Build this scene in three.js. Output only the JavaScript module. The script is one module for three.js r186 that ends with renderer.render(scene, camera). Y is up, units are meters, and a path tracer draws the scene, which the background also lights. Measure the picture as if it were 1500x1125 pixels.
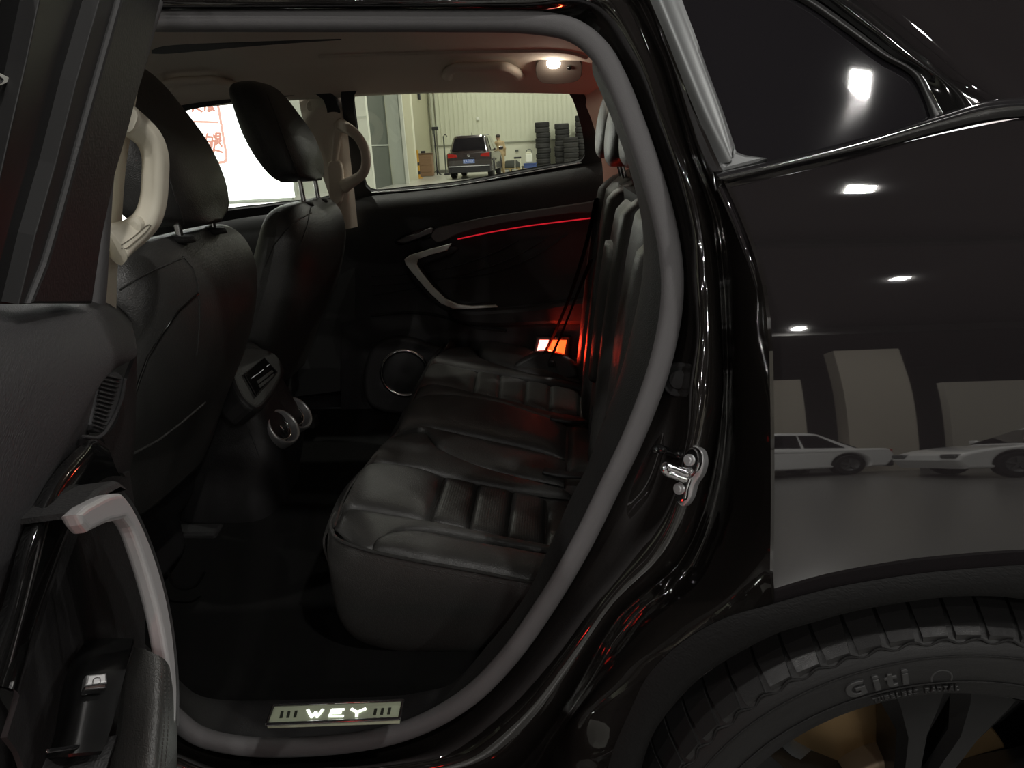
import * as THREE from 'three';
import { mergeGeometries, mergeVertices, toCreasedNormals } from 'three/addons/utils/BufferGeometryUtils.js';
import { RoundedBoxGeometry } from 'three/addons/geometries/RoundedBoxGeometry.js';
import { MarchingCubes } from 'three/addons/objects/MarchingCubes.js';
import { RectAreaLightUniformsLib } from 'three/addons/lights/RectAreaLightUniformsLib.js';
import { FontLoader } from 'three/addons/loaders/FontLoader.js';
import { TextGeometry } from 'three/addons/geometries/TextGeometry.js';

// ---------------------------------------------------------------- camera
const W = 1500, H = 1125, FOC = 1050;
const V = (x, y, z) => new THREE.Vector3(x, y, z);
const rad = d => d * Math.PI / 180;
const scene = new THREE.Scene();
const camera = new THREE.PerspectiveCamera(2 * Math.atan(H / 2 / FOC) * 180 / Math.PI, W / H, 0.02, 200);
const EYE = V(0, 1.274, 1.6176);
const PITCH = rad(18.54), YAW = rad(4), ROLL = rad(3);
const FWD = V(-Math.sin(YAW) * Math.cos(PITCH), -Math.sin(PITCH), -Math.cos(YAW) * Math.cos(PITCH));
const R0 = FWD.clone().cross(V(0, 1, 0)).normalize(), U0 = R0.clone().cross(FWD);
const RGT = R0.clone().multiplyScalar(Math.cos(ROLL)).addScaledVector(U0, -Math.sin(ROLL));
const UPV = R0.clone().multiplyScalar(Math.sin(ROLL)).addScaledVector(U0, Math.cos(ROLL));
camera.position.copy(EYE);
camera.up.copy(UPV);
camera.lookAt(EYE.clone().add(FWD));
const renderer = new THREE.WebGLRenderer({ antialias: true });
renderer.toneMapping = THREE.LinearToneMapping;
renderer.toneMappingExposure = 1.0;
renderer.shadowMap.enabled = true;
RectAreaLightUniformsLib.init();
scene.background = new THREE.Color(0x020203);
const LAMP_POWER = 860, LAMP_GLOW = 30, SIGN_GLOW = 3.2, RED_POWER = 190, DOOR_RED = 10, DOME_POWER = .016;

// ---------------------------------------------------------------- helpers
function rng(seed) { let s = seed >>> 0; return () => { s = (s + 0x6D2B79F5) | 0; let t = Math.imul(s ^ (s >>> 15), 1 | s); t = (t + Math.imul(t ^ (t >>> 7), 61 | t)) ^ t; return ((t ^ (t >>> 14)) >>> 0) / 4294967296; }; }
const ray = (x, y) => FWD.clone().addScaledVector(RGT, (x - W / 2) / FOC).addScaledVector(UPV, (H / 2 - y) / FOC);
// a photograph point carried to the surface it lies on (plane z, x or y = const, a body profile, or any plane)
const at = (x, y, z) => { const r = ray(x, y); return EYE.clone().addScaledVector(r, (z - EYE.z) / r.z); };
const ax = (x, y, X) => { const r = ray(x, y); return EYE.clone().addScaledVector(r, (X - EYE.x) / r.x); };
const ay = (x, y, Y) => { const r = ray(x, y); return EYE.clone().addScaledVector(r, (Y - EYE.y) / r.y); };
const onProfile = (x, y, f, off = 0) => { let z = .8, p; for (let i = 0; i < 40; i++) { p = at(x, y, z); z += (f(p.y) + off - z) * .6; } return p; };
const onPlane = (x, y, o, n) => { const r = ray(x, y), k = o.clone().sub(EYE).dot(n) / r.dot(n); return EYE.clone().addScaledVector(r, k); };
const RC = new THREE.Raycaster();
function onMesh(x, y, mesh, lift = 0) {
  RC.set(EYE, ray(x, y).normalize());
  mesh.updateWorldMatrix(true, false);
  const side = mesh.material.side; mesh.material.side = THREE.DoubleSide;
  const h = RC.intersectObject(mesh, false)[0]; mesh.material.side = side;
  if (!h) return null;
  return h.point.clone().addScaledVector(RC.ray.direction, -lift);
}
const onMeshes = (pts, mesh, lift) => pts.map(p => onMesh(p[0], p[1], mesh, lift)).filter(Boolean);
const lerp = (a, b, t) => a + (b - a) * t;
function table(T) { return y => { if (y <= T[0][0]) return T[0][1]; for (let i = 1; i < T.length; i++) if (y <= T[i][0]) return lerp(T[i - 1][1], T[i][1], (y - T[i - 1][0]) / (T[i][0] - T[i - 1][0])); return T[T.length - 1][1]; }; }
function spl(pts, n, closed = false) {
  const c = new THREE.CatmullRomCurve3(pts, closed, 'centripetal');
  c.arcLengthDivisions = Math.max(200, n * 4);
  const out = c.getSpacedPoints(closed ? n : n - 1); if (closed) out.pop(); return out;
}
function spl2(pts, n, closed = false) { return spl(pts.map(p => V(p[0], p[1], 0)), n, closed).map(v => [v.x, v.y]); }
function gridGeo(rows, { closeU = false, closeV = false, caps = false, thick = 0 } = {}) {
  const nv = rows.length, nu = rows[0].length, pos = [], uv = [], idx = [];
  const put = rs => { let ul = new Array(nu).fill(0); for (let j = 0; j < nv; j++) { let s = 0; for (let i = 0; i < nu; i++) { if (i) s += rs[j][i].distanceTo(rs[j][i - 1]); if (j) ul[i] += rs[j][i].distanceTo(rs[j - 1][i]); pos.push(rs[j][i].x, rs[j][i].y, rs[j][i].z); uv.push(s, ul[i]); } } };
  put(rows);
  const U = closeU ? nu : nu - 1, Vn = closeV ? nv : nv - 1;
  for (let j = 0; j < Vn; j++) for (let i = 0; i < U; i++) { const a = j * nu + i, b = j * nu + (i + 1) % nu, c = ((j + 1) % nv) * nu + (i + 1) % nu, d = ((j + 1) % nv) * nu + i; idx.push(a, b, c, a, c, d); }
  let g = new THREE.BufferGeometry();
  const fin = () => { g.setAttribute('position', new THREE.Float32BufferAttribute(pos, 3)); g.setAttribute('uv', new THREE.Float32BufferAttribute(uv, 2)); g.setIndex(idx); g.computeVertexNormals(); };
  if (caps) for (const j of [0, nv - 1]) {
    const c = V(0, 0, 0); rows[j].forEach(p => c.add(p)); c.multiplyScalar(1 / nu);
    const k = pos.length / 3; pos.push(c.x, c.y, c.z); uv.push(0, 0);
    for (let i = 0; i < U; i++) { const a = j * nu + i, b = j * nu + (i + 1) % nu; j ? idx.push(k, a, b) : idx.push(k, b, a); }
  }
  fin();
  if (thick) {
    const n = g.attributes.normal, N = nu * nv; let s = 0;
    for (let i = 0; i < N; i += 3) s += (EYE.x - pos[3 * i]) * n.getX(i) + (EYE.y - pos[3 * i + 1]) * n.getY(i) + (EYE.z - pos[3 * i + 2]) * n.getZ(i);
    const sg = s > 0 ? -1 : 1;
    for (let i = 0; i < N; i++) { pos.push(pos[3 * i] + sg * thick * n.getX(i), pos[3 * i + 1] + sg * thick * n.getY(i), pos[3 * i + 2] + sg * thick * n.getZ(i)); uv.push(uv[2 * i], uv[2 * i + 1]); }
    const m = idx.length; for (let i = 0; i < m; i += 3) idx.push(N + idx[i], N + idx[i + 2], N + idx[i + 1]);
    const nr = []; // separate rim so that the edge stays crisp
    const rim = (a, b) => { const k = pos.length / 3; for (const q of [a, b, b + N, a + N]) { pos.push(pos[3 * q], pos[3 * q + 1], pos[3 * q + 2]); uv.push(0, 0); } idx.push(k, k + 2, k + 1, k, k + 3, k + 2); };
    if (!closeV) for (let i = 0; i < U; i++) { rim(i, (i + 1) % nu); rim((nv - 1) * nu + (i + 1) % nu, (nv - 1) * nu + i); }
    if (!closeU) for (let j = 0; j < Vn; j++) { rim(((j + 1) % nv) * nu, j * nu); rim(j * nu + nu - 1, ((j + 1) % nv) * nu + nu - 1); }
    fin();
  }
  return g;
}
// a smooth sheet through rows of points; rows are first resampled to nu points, then columns to nv
function sheet(rows, nu, nv, opt = {}) {
  let r = rows.map(p => spl(p, nu, opt.closeU));
  if (nv && nv !== rows.length) { const cols = []; for (let i = 0; i < nu; i++) cols.push(spl(r.map(q => q[i]), nv)); r = []; for (let j = 0; j < nv; j++) r.push(cols.map(c => c[j])); }
  return gridGeo(r, opt);
}
function tube(pts, r, n = 40, closed = false, seg = 8) {
  const c = new THREE.CatmullRomCurve3(pts, closed, 'centripetal');
  const g = new THREE.TubeGeometry(c, n, r, seg, closed);
  if (closed) return g;
  const parts = [g];
  for (const t of [0, 1]) { const s = new THREE.SphereGeometry(r, seg, 6); const p = c.getPoint(t); s.translate(p.x, p.y, p.z); parts.push(s); }
  return merge(parts);
}
function bar(a, b, r, seg = 10, r2 = r) {
  const d = b.clone().sub(a), g = new THREE.CylinderGeometry(r2, r, d.length(), seg, 1);
  g.translate(0, d.length() / 2, 0); g.applyQuaternion(new THREE.Quaternion().setFromUnitVectors(V(0, 1, 0), d.clone().normalize())); g.translate(a.x, a.y, a.z); return g;
}
// sweep of a flat cross-section (side, up) along a path; "up" is the reference direction of the section
function sweep(path, prof, n, upRef, opt = {}) {
  const pts = spl(path, n, opt.closed), rows = [];
  for (let i = 0; i < n; i++) {
    const a = pts[opt.closed ? (i + n - 1) % n : Math.max(0, i - 1)], b = pts[opt.closed ? (i + 1) % n : Math.min(n - 1, i + 1)];
    const t = b.clone().sub(a).normalize(), up = (typeof upRef === 'function' ? upRef(i / (n - 1)) : upRef).clone(); up.addScaledVector(t, -up.dot(t)).normalize();
    const sd = up.clone().cross(t).normalize(), k = opt.scale ? opt.scale(i / (n - 1)) : 1;
    const kk = Array.isArray(k) ? k : [k, k];
    rows.push(prof.map(q => pts[i].clone().addScaledVector(sd, q[0] * kk[0]).addScaledVector(up, q[1] * kk[1])));
  }
  return gridGeo(rows, { closeU: true, closeV: !!opt.closed, caps: !opt.closed });
}
const rrect = (w, h, r, k = 4) => { const o = []; for (const [cx, cy, a] of [[w / 2 - r, h / 2 - r, 0], [-w / 2 + r, h / 2 - r, 90], [-w / 2 + r, -h / 2 + r, 180], [w / 2 - r, -h / 2 + r, 270]]) for (let i = 0; i <= k; i++) { const t = rad(a + 90 * i / k); o.push([cx + r * Math.cos(t), cy + r * Math.sin(t)]); } return o; };
function merge(gs) { gs = gs.map(g => { g = g.index ? g.toNonIndexed() : g; for (const k of Object.keys(g.attributes)) if (!['position', 'normal', 'uv'].includes(k)) g.deleteAttribute(k); if (!g.attributes.uv) g.setAttribute('uv', new THREE.Float32BufferAttribute(new Float32Array(g.attributes.position.count * 2), 2)); return g; }); return mergeGeometries(gs); }
// solid of an outline drawn on a plane (o, n), going "depth" behind it, edges bevelled; pts are points of the plane
function slab(pts, n, depth, bevel = .002, { smooth = 0, holes = [], seg = 2 } = {}) {
  const up = Math.abs(n.y) > .9 ? V(0, 0, -1) : V(0, 1, 0), X = up.clone().cross(n).normalize(), Y = n.clone().cross(X), o = pts[0];
  const to = p => { const d = p.clone().sub(o); return new THREE.Vector2(d.dot(X), d.dot(Y)); };
  const outl = q => smooth ? spl(q, smooth, true).map(to) : q.map(to);
  const sh = new THREE.Shape(outl(pts)); holes.forEach(h => sh.holes.push(new THREE.Path(outl(h))));
  const b = Math.min(bevel, depth / 2.2);
  const g = new THREE.ExtrudeGeometry(sh, { depth: Math.max(1e-4, depth - 2 * b), bevelEnabled: b > 0, bevelThickness: b, bevelSize: b, bevelOffset: -b, bevelSegments: seg, curveSegments: 10, steps: 1 });
  g.translate(0, 0, -(depth - b));
  g.applyMatrix4(new THREE.Matrix4().makeBasis(X, Y, n).setPosition(o)); return g;
}
const slabZ = (px, z, depth, bevel, opt) => slab(px.map(p => at(p[0], p[1], z)), V(0, 0, 1), depth, bevel, opt);
function box(cx, cy, cz, sx, sy, sz, r = .004) { const g = new RoundedBoxGeometry(sx, sy, sz, 2, Math.min(r, sx / 2.1, sy / 2.1, sz / 2.1)); g.translate(cx, cy, cz); return g; }
function lathe(prof, axis, c, seg = 48) { const g = new THREE.LatheGeometry(prof.map(p => new THREE.Vector2(p[0], p[1])), seg); g.applyQuaternion(new THREE.Quaternion().setFromUnitVectors(V(0, 1, 0), axis)); g.translate(c.x, c.y, c.z); return g; }
// rounded pod: closed sections along a spine. secs: [{c, a, b}] where a, b are half-axis vectors; e = squareness
function pod(secs, n = 32, nv = 24, e = 2.6) {
  const rows = secs.map(s => { const o = []; for (let i = 0; i < n; i++) { const t = i / n * 2 * Math.PI, c = Math.cos(t), q = Math.sin(t), k = s.e || e; o.push(s.c.clone().addScaledVector(s.a, Math.sign(c) * Math.abs(c) ** (2 / k)).addScaledVector(s.b, Math.sign(q) * Math.abs(q) ** (2 / k))); } return o; });
  const cols = []; for (let i = 0; i < n; i++) cols.push(spl(rows.map(r => r[i]), nv)); const rr = []; for (let j = 0; j < nv; j++) rr.push(cols.map(c => c[j]));
  return gridGeo(rr, { closeU: true, caps: true });
}
// ---- naming
const used = {};
function numbered(n) { const k = used[n] = (used[n] || 0) + 1; return k === 1 ? n : `${n}_${String(k - 1).padStart(3, '0')}`; }
function tag(o, label, category, group) { o.userData = { ...o.userData, label, category }; if (group) o.userData.group = group; return o; }
function thing(name, label, category, [x, y, z] = [0, 0, 0], group) { const o = new THREE.Group(); o.name = numbered(name); o.position.set(x, y, z); scene.add(o); return tag(o, label, category, group); }
function worldOf(o) { const p = V(0, 0, 0); for (let q = o; q && q !== scene; q = q.parent) p.add(q.position); return p; }
// geometry is given in the world's coordinates; parents are only shifted, never turned, while it is added
function part(name, geo, mat, parent, label) {
  const m = new THREE.Mesh(geo, mat); m.name = numbered(name); m.castShadow = m.receiveShadow = true;
  const o = worldOf(parent); if (o.lengthSq()) geo.translate(-o.x, -o.y, -o.z);
  if (label) m.userData.label = label; parent.add(m); return m;
}
function solo(name, geo, mat, label, category, group) { geo.computeBoundingBox(); const c = geo.boundingBox.getCenter(V(0, 0, 0)); c.y = geo.boundingBox.min.y; geo.translate(-c.x, -c.y, -c.z); const m = new THREE.Mesh(geo, mat); m.name = numbered(name); m.position.copy(c); m.castShadow = m.receiveShadow = true; scene.add(m); return tag(m, label, category, group); }
function struct(name, geo, mat) { const m = new THREE.Mesh(geo, mat); m.name = name; m.castShadow = m.receiveShadow = true; m.userData.kind = 'structure'; scene.add(m); return m; }

// ---------------------------------------------------------------- materials
function noiseTex(n, fn, srgb = false) {
  const d = new Uint8Array(n * n * 4); for (let y = 0; y < n; y++) for (let x = 0; x < n; x++) { const c = fn(x, y); for (let k = 0; k < 3; k++) d[4 * (y * n + x) + k] = Math.max(0, Math.min(255, Math.round(255 * (Array.isArray(c) ? c[k] : c)))); d[4 * (y * n + x) + 3] = 255; }
  const t = new THREE.DataTexture(d, n, n); t.wrapS = t.wrapT = THREE.RepeatWrapping; t.magFilter = THREE.LinearFilter; t.minFilter = THREE.LinearMipmapLinearFilter; t.generateMipmaps = true; if (srgb) t.colorSpace = THREE.SRGBColorSpace; t.needsUpdate = true; return t;
}
function periodic(n, cells, seed) { const r = rng(seed), g = []; for (let i = 0; i < cells * cells; i++) g.push(r()); const s = t => t * t * (3 - 2 * t); return (x, y) => { const fx = x / n * cells, fy = y / n * cells, ix = Math.floor(fx), iy = Math.floor(fy), tx = s(fx - ix), ty = s(fy - iy), G = (a, b) => g[((b % cells + cells) % cells) * cells + ((a % cells + cells) % cells)]; return lerp(lerp(G(ix, iy), G(ix + 1, iy), tx), lerp(G(ix, iy + 1), G(ix + 1, iy + 1), tx), ty); }; }
const rep = (t, s) => { const c = t.clone(); c.repeat.set(s, s); c.needsUpdate = true; return c; };
const grainT = (() => { const a = periodic(256, 40, 1), b = periodic(256, 80, 2), c = periodic(256, 8, 3); return noiseTex(256, (x, y) => .25 + .4 * Math.abs(a(x, y) - .5) * 2 + .2 * b(x, y) + .15 * c(x, y)); })();
const speckT = (() => { const r = rng(5), a = periodic(256, 16, 6); return noiseTex(256, (x, y) => .3 + .45 * r() + .25 * a(x, y)); })();
const cloudT = (() => { const a = periodic(256, 4, 11), b = periodic(256, 11, 12), c = periodic(256, 31, 13); return noiseTex(256, (x, y) => .5 * a(x, y) + .3 * b(x, y) + .2 * c(x, y)); })();
const C3 = (r, g, b) => new THREE.Color().setRGB(r, g, b);
const std = (c, roughness, o = {}) => new THREE.MeshStandardMaterial({ color: Array.isArray(c) ? C3(...c) : c, roughness, side: THREE.DoubleSide, ...o });
const phy = (c, roughness, o = {}) => new THREE.MeshPhysicalMaterial({ color: Array.isArray(c) ? C3(...c) : c, roughness, side: THREE.DoubleSide, ...o });
const M = {};
M.paint = phy([.0155, .0134, .0142], .02, { clearcoat: 1, clearcoatRoughness: .01, ior: 1.85 });
M.jamb = phy([.011, .0096, .0088], .06, { clearcoat: 1, clearcoatRoughness: .015, ior: 1.8 });  // brown tint stands in for floor reflections on the black paint
M.plastic = std([.02, .0195, .02], .55, { bumpMap: rep(grainT, 12), bumpScale: .0006 });
M.plasticSoft = std([.028, .027, .029], .6, { bumpMap: rep(grainT, 10), bumpScale: .0007 });
M.darkTrim = std([.014, .0135, .014], .6, { bumpMap: rep(grainT, 10), bumpScale: .0006 });
M.leather = std([.039, .0385, .0365], .42, { bumpMap: rep(grainT, 14), bumpScale: .0007 });
M.leatherPerf = std([.029, .0285, .027], .45, { bumpMap: rep(noiseTex(64, (x, y) => { const dx = (x % 8) - 3.5, dy = (y % 8) - 3.5; return dx * dx + dy * dy < 4.5 ? 0 : 1; }), 24), bumpScale: .0003 });
M.stitch = std([.05, .045, .042], .6);
M.rubber = std([.108, .104, .106], .7, { bumpMap: rep(speckT, 8), bumpScale: .0004 });
M.beige = std([.78, .73, .6], .5);
M.headliner = std([.7, .605, .51], .9, { bumpMap: rep(speckT, 6), bumpScale: .0008 });
M.carpet = phy([.006, .0059, .0057], .95, { specularIntensity: .25, bumpMap: rep(speckT, 8), bumpScale: .003 });
M.chrome = std([.75, .75, .76], .12, { metalness: 1 });
M.satin = std([.7, .7, .71], .36, { metalness: .8 });
M.darkChrome = phy([.012, .012, .0135], .1, { ior: 2.3, clearcoat: 1, clearcoatRoughness: .03 });
M.satinGrey = std([.16, .165, .165], .42, { metalness: .6 });
M.gloss = phy([.006, .006, .006], .08, { clearcoat: 1, clearcoatRoughness: .01 });
M.rubberTyre = phy([.0135, .0132, .0132], .45, { specularIntensity: .6, bumpMap: rep(speckT, 10), bumpScale: .0004 });
M.tread = phy([.014, .0136, .0136], .32, { bumpMap: rep(speckT, 10), bumpScale: .0003 });
M.rim = phy([.008, .008, .0082], .38, { specularIntensity: .45 });
M.disc = std([.27, .18, .09], .4, { metalness: .85, bumpMap: rep(speckT, 4), bumpScale: .0002 });
M.handle = std([.6, .585, .59], .42, { metalness: .6 });
M.tint = phy([.012, .011, .013], .03, { clearcoat: 1, clearcoatRoughness: .005 });
M.glass = phy([.97, .985, .94], .0, { transmission: 1, thickness: 0, ior: 1.5 });
M.clearGlass = phy([.96, .98, .96], .0, { transmission: 1, thickness: 0, ior: 1.5 });
M.doorGlass = phy([.012, .013, .012], .0, { transmission: 1, thickness: 0, ior: 1.5 });
// ---------------------------------------------------------------- the service hall
const HB = -36.5, HL = -6.15, HX0 = -18, HX1 = 17, HZ1 = 30, HH = 8;
M.floor = phy([.16, .158, .148], .3, { roughnessMap: null, bumpMap: rep(cloudT, .4), bumpScale: .002, clearcoat: .35, clearcoatRoughness: .25 });
M.wall = std([.62, .64, .5], .7, { bumpMap: rep(speckT, 1), bumpScale: .002 });
M.wallLow = std([.66, .67, .54], .7);
M.concrete = std([.43, .42, .29], .85, { bumpMap: rep(cloudT, .7), bumpScale: .004 });
M.whitePanel = std([.78, .8, .7], .5);
M.greyPanel = std([.56, .6, .53], .5);
M.darkPanel = std([.10, .115, .095], .6);
M.cream = std([.75, .74, .58], .6);
M.dark = std([.03, .03, .032], .8);
M.ceil = std([.13, .112, .118], .9);
const bx = (x0, x1, y0, y1, z0, z1) => { const g = new THREE.BoxGeometry(x1 - x0, y1 - y0, z1 - z0); g.translate((x0 + x1) / 2, (y0 + y1) / 2, (z0 + z1) / 2); return g; };
struct('floor', bx(HX0 - .3, HX1 + .3, -.25, 0, HB - .3, HZ1 + .3), M.floor);
struct('floor_bay', bx(HX0, HX1, 0, .006, HB, -13), phy([.46, .46, .41], .3, { clearcoat: .35, clearcoatRoughness: .25 }));
struct('ceiling', bx(HX0 - .3, HX1 + .3, HH, HH + .25, HB - .3, HZ1 + .3), M.ceil);
const lineY = at(742, 207.5, HB).y;
const wb = struct('wall_back', bx(HX0 - .3, HX1 + .3, 0, HH, HB - .3, HB), M.wallLow);
{ const ribs = []; part('upper_cladding', bx(HL, HX1, lineY, HH, HB, HB + .03), M.wall, wb);
  for (let x = HL + .1; x < 3.2; x += .235) ribs.push(bx(x, x + .035, lineY, HH, HB + .03, HB + .055));
  const r = part('cladding_rib', merge(ribs), M.wall, wb); r.userData.kind = 'stuff';
  part('cladding_ledge', bx(HL, HX1, lineY - .05, lineY, HB, HB + .07), std([.3, .31, .24], .6), wb);
  part('skirting', bx(HL, HX1, 0, .16, HB, HB + .03), std([.12, .12, .1], .7), wb); }
struct('wall_right', bx(HX1, HX1 + .3, 0, HH, HB - .3, HZ1 + .3), M.dark);
struct('wall_left', bx(HX0 - .3, HX0, 0, HH, HB - .3, HZ1 + .3), M.wallLow);
struct('wall_front', bx(HX0 - .3, HX1 + .3, 0, HH, HZ1, HZ1 + .3), std([.07, .064, .062], .8));
// the side of the bay seen through the far rear door glass
const bay = struct('wall_side', bx(HL - .3, HL, 0, HH, HB, -22.96), M.concrete);
part('white_panel', bx(HX0, -5.93, 0, HH, -22.95, -22.7), M.whitePanel, bay);
part('panel_joint', bx(HX0, -5.94, 2.32, 2.335, -22.7, -22.69), M.greyPanel, bay);
part('dark_panel', bx(HL, HL + .03, 0, HH, -26.4, -22.95), M.darkPanel, bay);
part('panel_rail', bx(HL + .03, HL + .05, 1.42, 1.46, -26.4, -22.95), M.greyPanel, bay);
part('door_panel', bx(HL, HL + .62, 0, HH, -26.75, -26.6), M.greyPanel, bay);
part('door_edge', bx(HL + .54, HL + .66, 0, HH, -26.6, -26.5), M.whitePanel, bay);
part('pilaster', bx(HL, HL + .42, 0, HH, -29.9, -29.5), M.cream, bay);
part('corner_pipe', bar(V(HL + .12, 0, HB + .14), V(HL + .12, HH, HB + .14), .06, 12), std([.3, .3, .22], .6), bay);
part('corner_conduit', bar(V(HL + .34, 0, HB + .06), V(HL + .34, HH, HB + .06), .035, 10), std([.2, .2, .15], .6), bay);
part('junction_box', box(HL + .07, 3.55, -33.8, .1, .3, .2, .02), M.dark, bay);

// roof beams and columns, seen only as reflections in the black paint
for (const z of [-24, -8, 8, 18]) struct(numbered('trim'), bx(HX0, HX1, HH - .7, HH - .3, z - .15, z + .15), std([.07, .068, .066], .7));
for (const [x, z, w, h] of [[6.75, 16, .7, 5.6], [4.85, 16, .35, 4], [-7, 15, .5, HH]]) { const c = struct(numbered('trim'), bx(x - w, x + w, 0, h, z - .3, z + .3), std([.42, .385, .32], .7)); c.userData.label = 'square pale concrete column of the hall'; }
const wc = struct('wall_camera_side', bx(8.4, HX1, 0, 3.7, 16.2, 16.5), std([.4, .375, .32], .7));

// ceiling lamps: a housing, a glowing diffuser and an area light of the same size just below it
{
  const lens = std([.8, .8, .8], .4, { emissive: C3(1, .97, .9), emissiveIntensity: LAMP_GLOW });
  const spots = []; for (const z of [-33, -28, -22, -13, -3.2]) for (const x of [-9, -3, 3.2, 9]) spots.push([x, z]);  // one row over the bay is added to brighten its far wall
  spots.push([-4, 12], [-4, 4.5], [3.15, 4], [6.2, 11.9], [6, 17.3], [-11, 12], [-4, 20], [12.5, 6], [1.2, 10.5], [11.5, 10], [8.5, -.5]);  // some of these are added to brighten the white cars and cabin seats
  for (const [x, z] of spots) {
    const seen = { '3.15,4': 'bright ceiling lamp mirrored in the dark quarter window', '6.2,11.9': 'bright ceiling lamp mirrored as the middle highlight on the black fender', '6,17.3': 'bright ceiling lamp mirrored as the lowest highlight on the black fender' }[x + ',' + z];
    const l = thing('ceiling_lamp', seen || 'bright rectangular high-bay lamp hanging under the hall ceiling', 'lamp', [x, HH - .55, z], seen ? undefined : 'high-bay lamps of the hall');
    part('housing', box(x, HH - .42, z, .34, .16, .36, .03), M.darkPanel, l);
    part('lamp_diffuser', box(x, HH - .51, z, .25, .03, .27, .008), lens, l);
    const a = new THREE.RectAreaLight(C3(1, .975, .93), LAMP_POWER, .25, .27); a.position.set(0, .015, 0); a.rotation.x = -Math.PI / 2; a.name = numbered('lamp_light'); l.add(a);
  }
}
// the lit sign beyond the far front window
{
  const z = -19.5, A = at(120, 90, z), B = at(440, 345, z), w = B.x - A.x, h = 3.9, x0 = A.x, y0 = .1;
  const cw = 1024, ch = Math.round(1024 * h / w), cv = document.createElement('canvas'); cv.width = cw; cv.height = ch; const c = cv.getContext('2d');
  c.fillStyle = '#ffffff'; c.fillRect(0, 0, cw, ch); c.lineCap = 'round'; c.lineJoin = 'round';
  const q = (zx, zy) => { const p = at(240 + zx / 5.625, 120 + zy / 5.625, z); return [(p.x - x0) / w * cw, (1 - (p.y - y0) / h) * ch]; };
  const S = (col, lw, ...pts) => { c.strokeStyle = col; c.lineWidth = lw; c.beginPath(); pts.forEach((p, i) => { const [a, b] = q(...p); i ? c.lineTo(a, b) : c.moveTo(a, b); }); c.stroke(); };
  const r = '#8a6055', r2 = '#94736a';
  S(r2, 12, [215, 325], [440, 333]); S(r2, 3, [-60, 316], [215, 325]);
  S(r2, 15, [425, 60], [442, 165], [515, 600], [516, 640], [500, 660], [425, 668], [-60, 668]);
  for (const s of [[[358, 430], [345, 480]], [[355, 452], [400, 455], [396, 530], [386, 538]], [[356, 490], [384, 490], [384, 522], [356, 522]], [[356, 490], [356, 560], [364, 574], [408, 578], [412, 552]],
    [[430, 425], [464, 426], [465, 470], [431, 470]], [[430, 448], [464, 448]], [[430, 425], [432, 512], [448, 500]], [[470, 480], [450, 498]], [[444, 484], [476, 528]], [[412, 440], [420, 458]], [[408, 486], [424, 486], [416, 540], [408, 566], [428, 562], [480, 578]],
    [[286, 436], [316, 430]], [[300, 440], [302, 452]],
    [[232, 205], [282, 198]], [[252, 200], [236, 242]], [[262, 214], [312, 244]], [[340, 196], [338, 236]], [[368, 190], [364, 240], [378, 230]], [[385, 190], [404, 215], [376, 242]], [[382, 212], [416, 236]],
    [[150, 430], [210, 430], [205, 540], [150, 540]], [[60, 430], [120, 430]], [[90, 430], [90, 560]]]) S(r, 12, ...s);
  const t = new THREE.CanvasTexture(cv); t.colorSpace = THREE.SRGBColorSpace;
  const m = std([.85, .85, .85], .4, { map: t, emissive: C3(1, 1, 1), emissiveMap: t, emissiveIntensity: SIGN_GLOW });
  const s = thing('illuminated_sign', 'tall white backlit sign with a red frame and red lettering', 'sign', [x0 + w / 2, 0, z]);
  const face = new THREE.PlaneGeometry(w, h); face.translate(x0 + w / 2, y0 + h / 2, z); part('sign_face', face, m, s, 'glowing white face with red Chinese characters');
  part('sign_case', bx(x0, x0 + w, y0, y0 + h, z - .2, z - .01), M.greyPanel, s);
  part('plinth', bx(x0 + .1, x0 + w - .1, 0, y0, z - .19, z - .03), M.greyPanel, s);
  const a = new THREE.RectAreaLight(C3(1, 1, 1), SIGN_GLOW, w, h); a.position.set(0, y0 + h / 2, .02); a.rotation.y = Math.PI; a.name = 'sign_light'; s.add(a);
}

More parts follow.
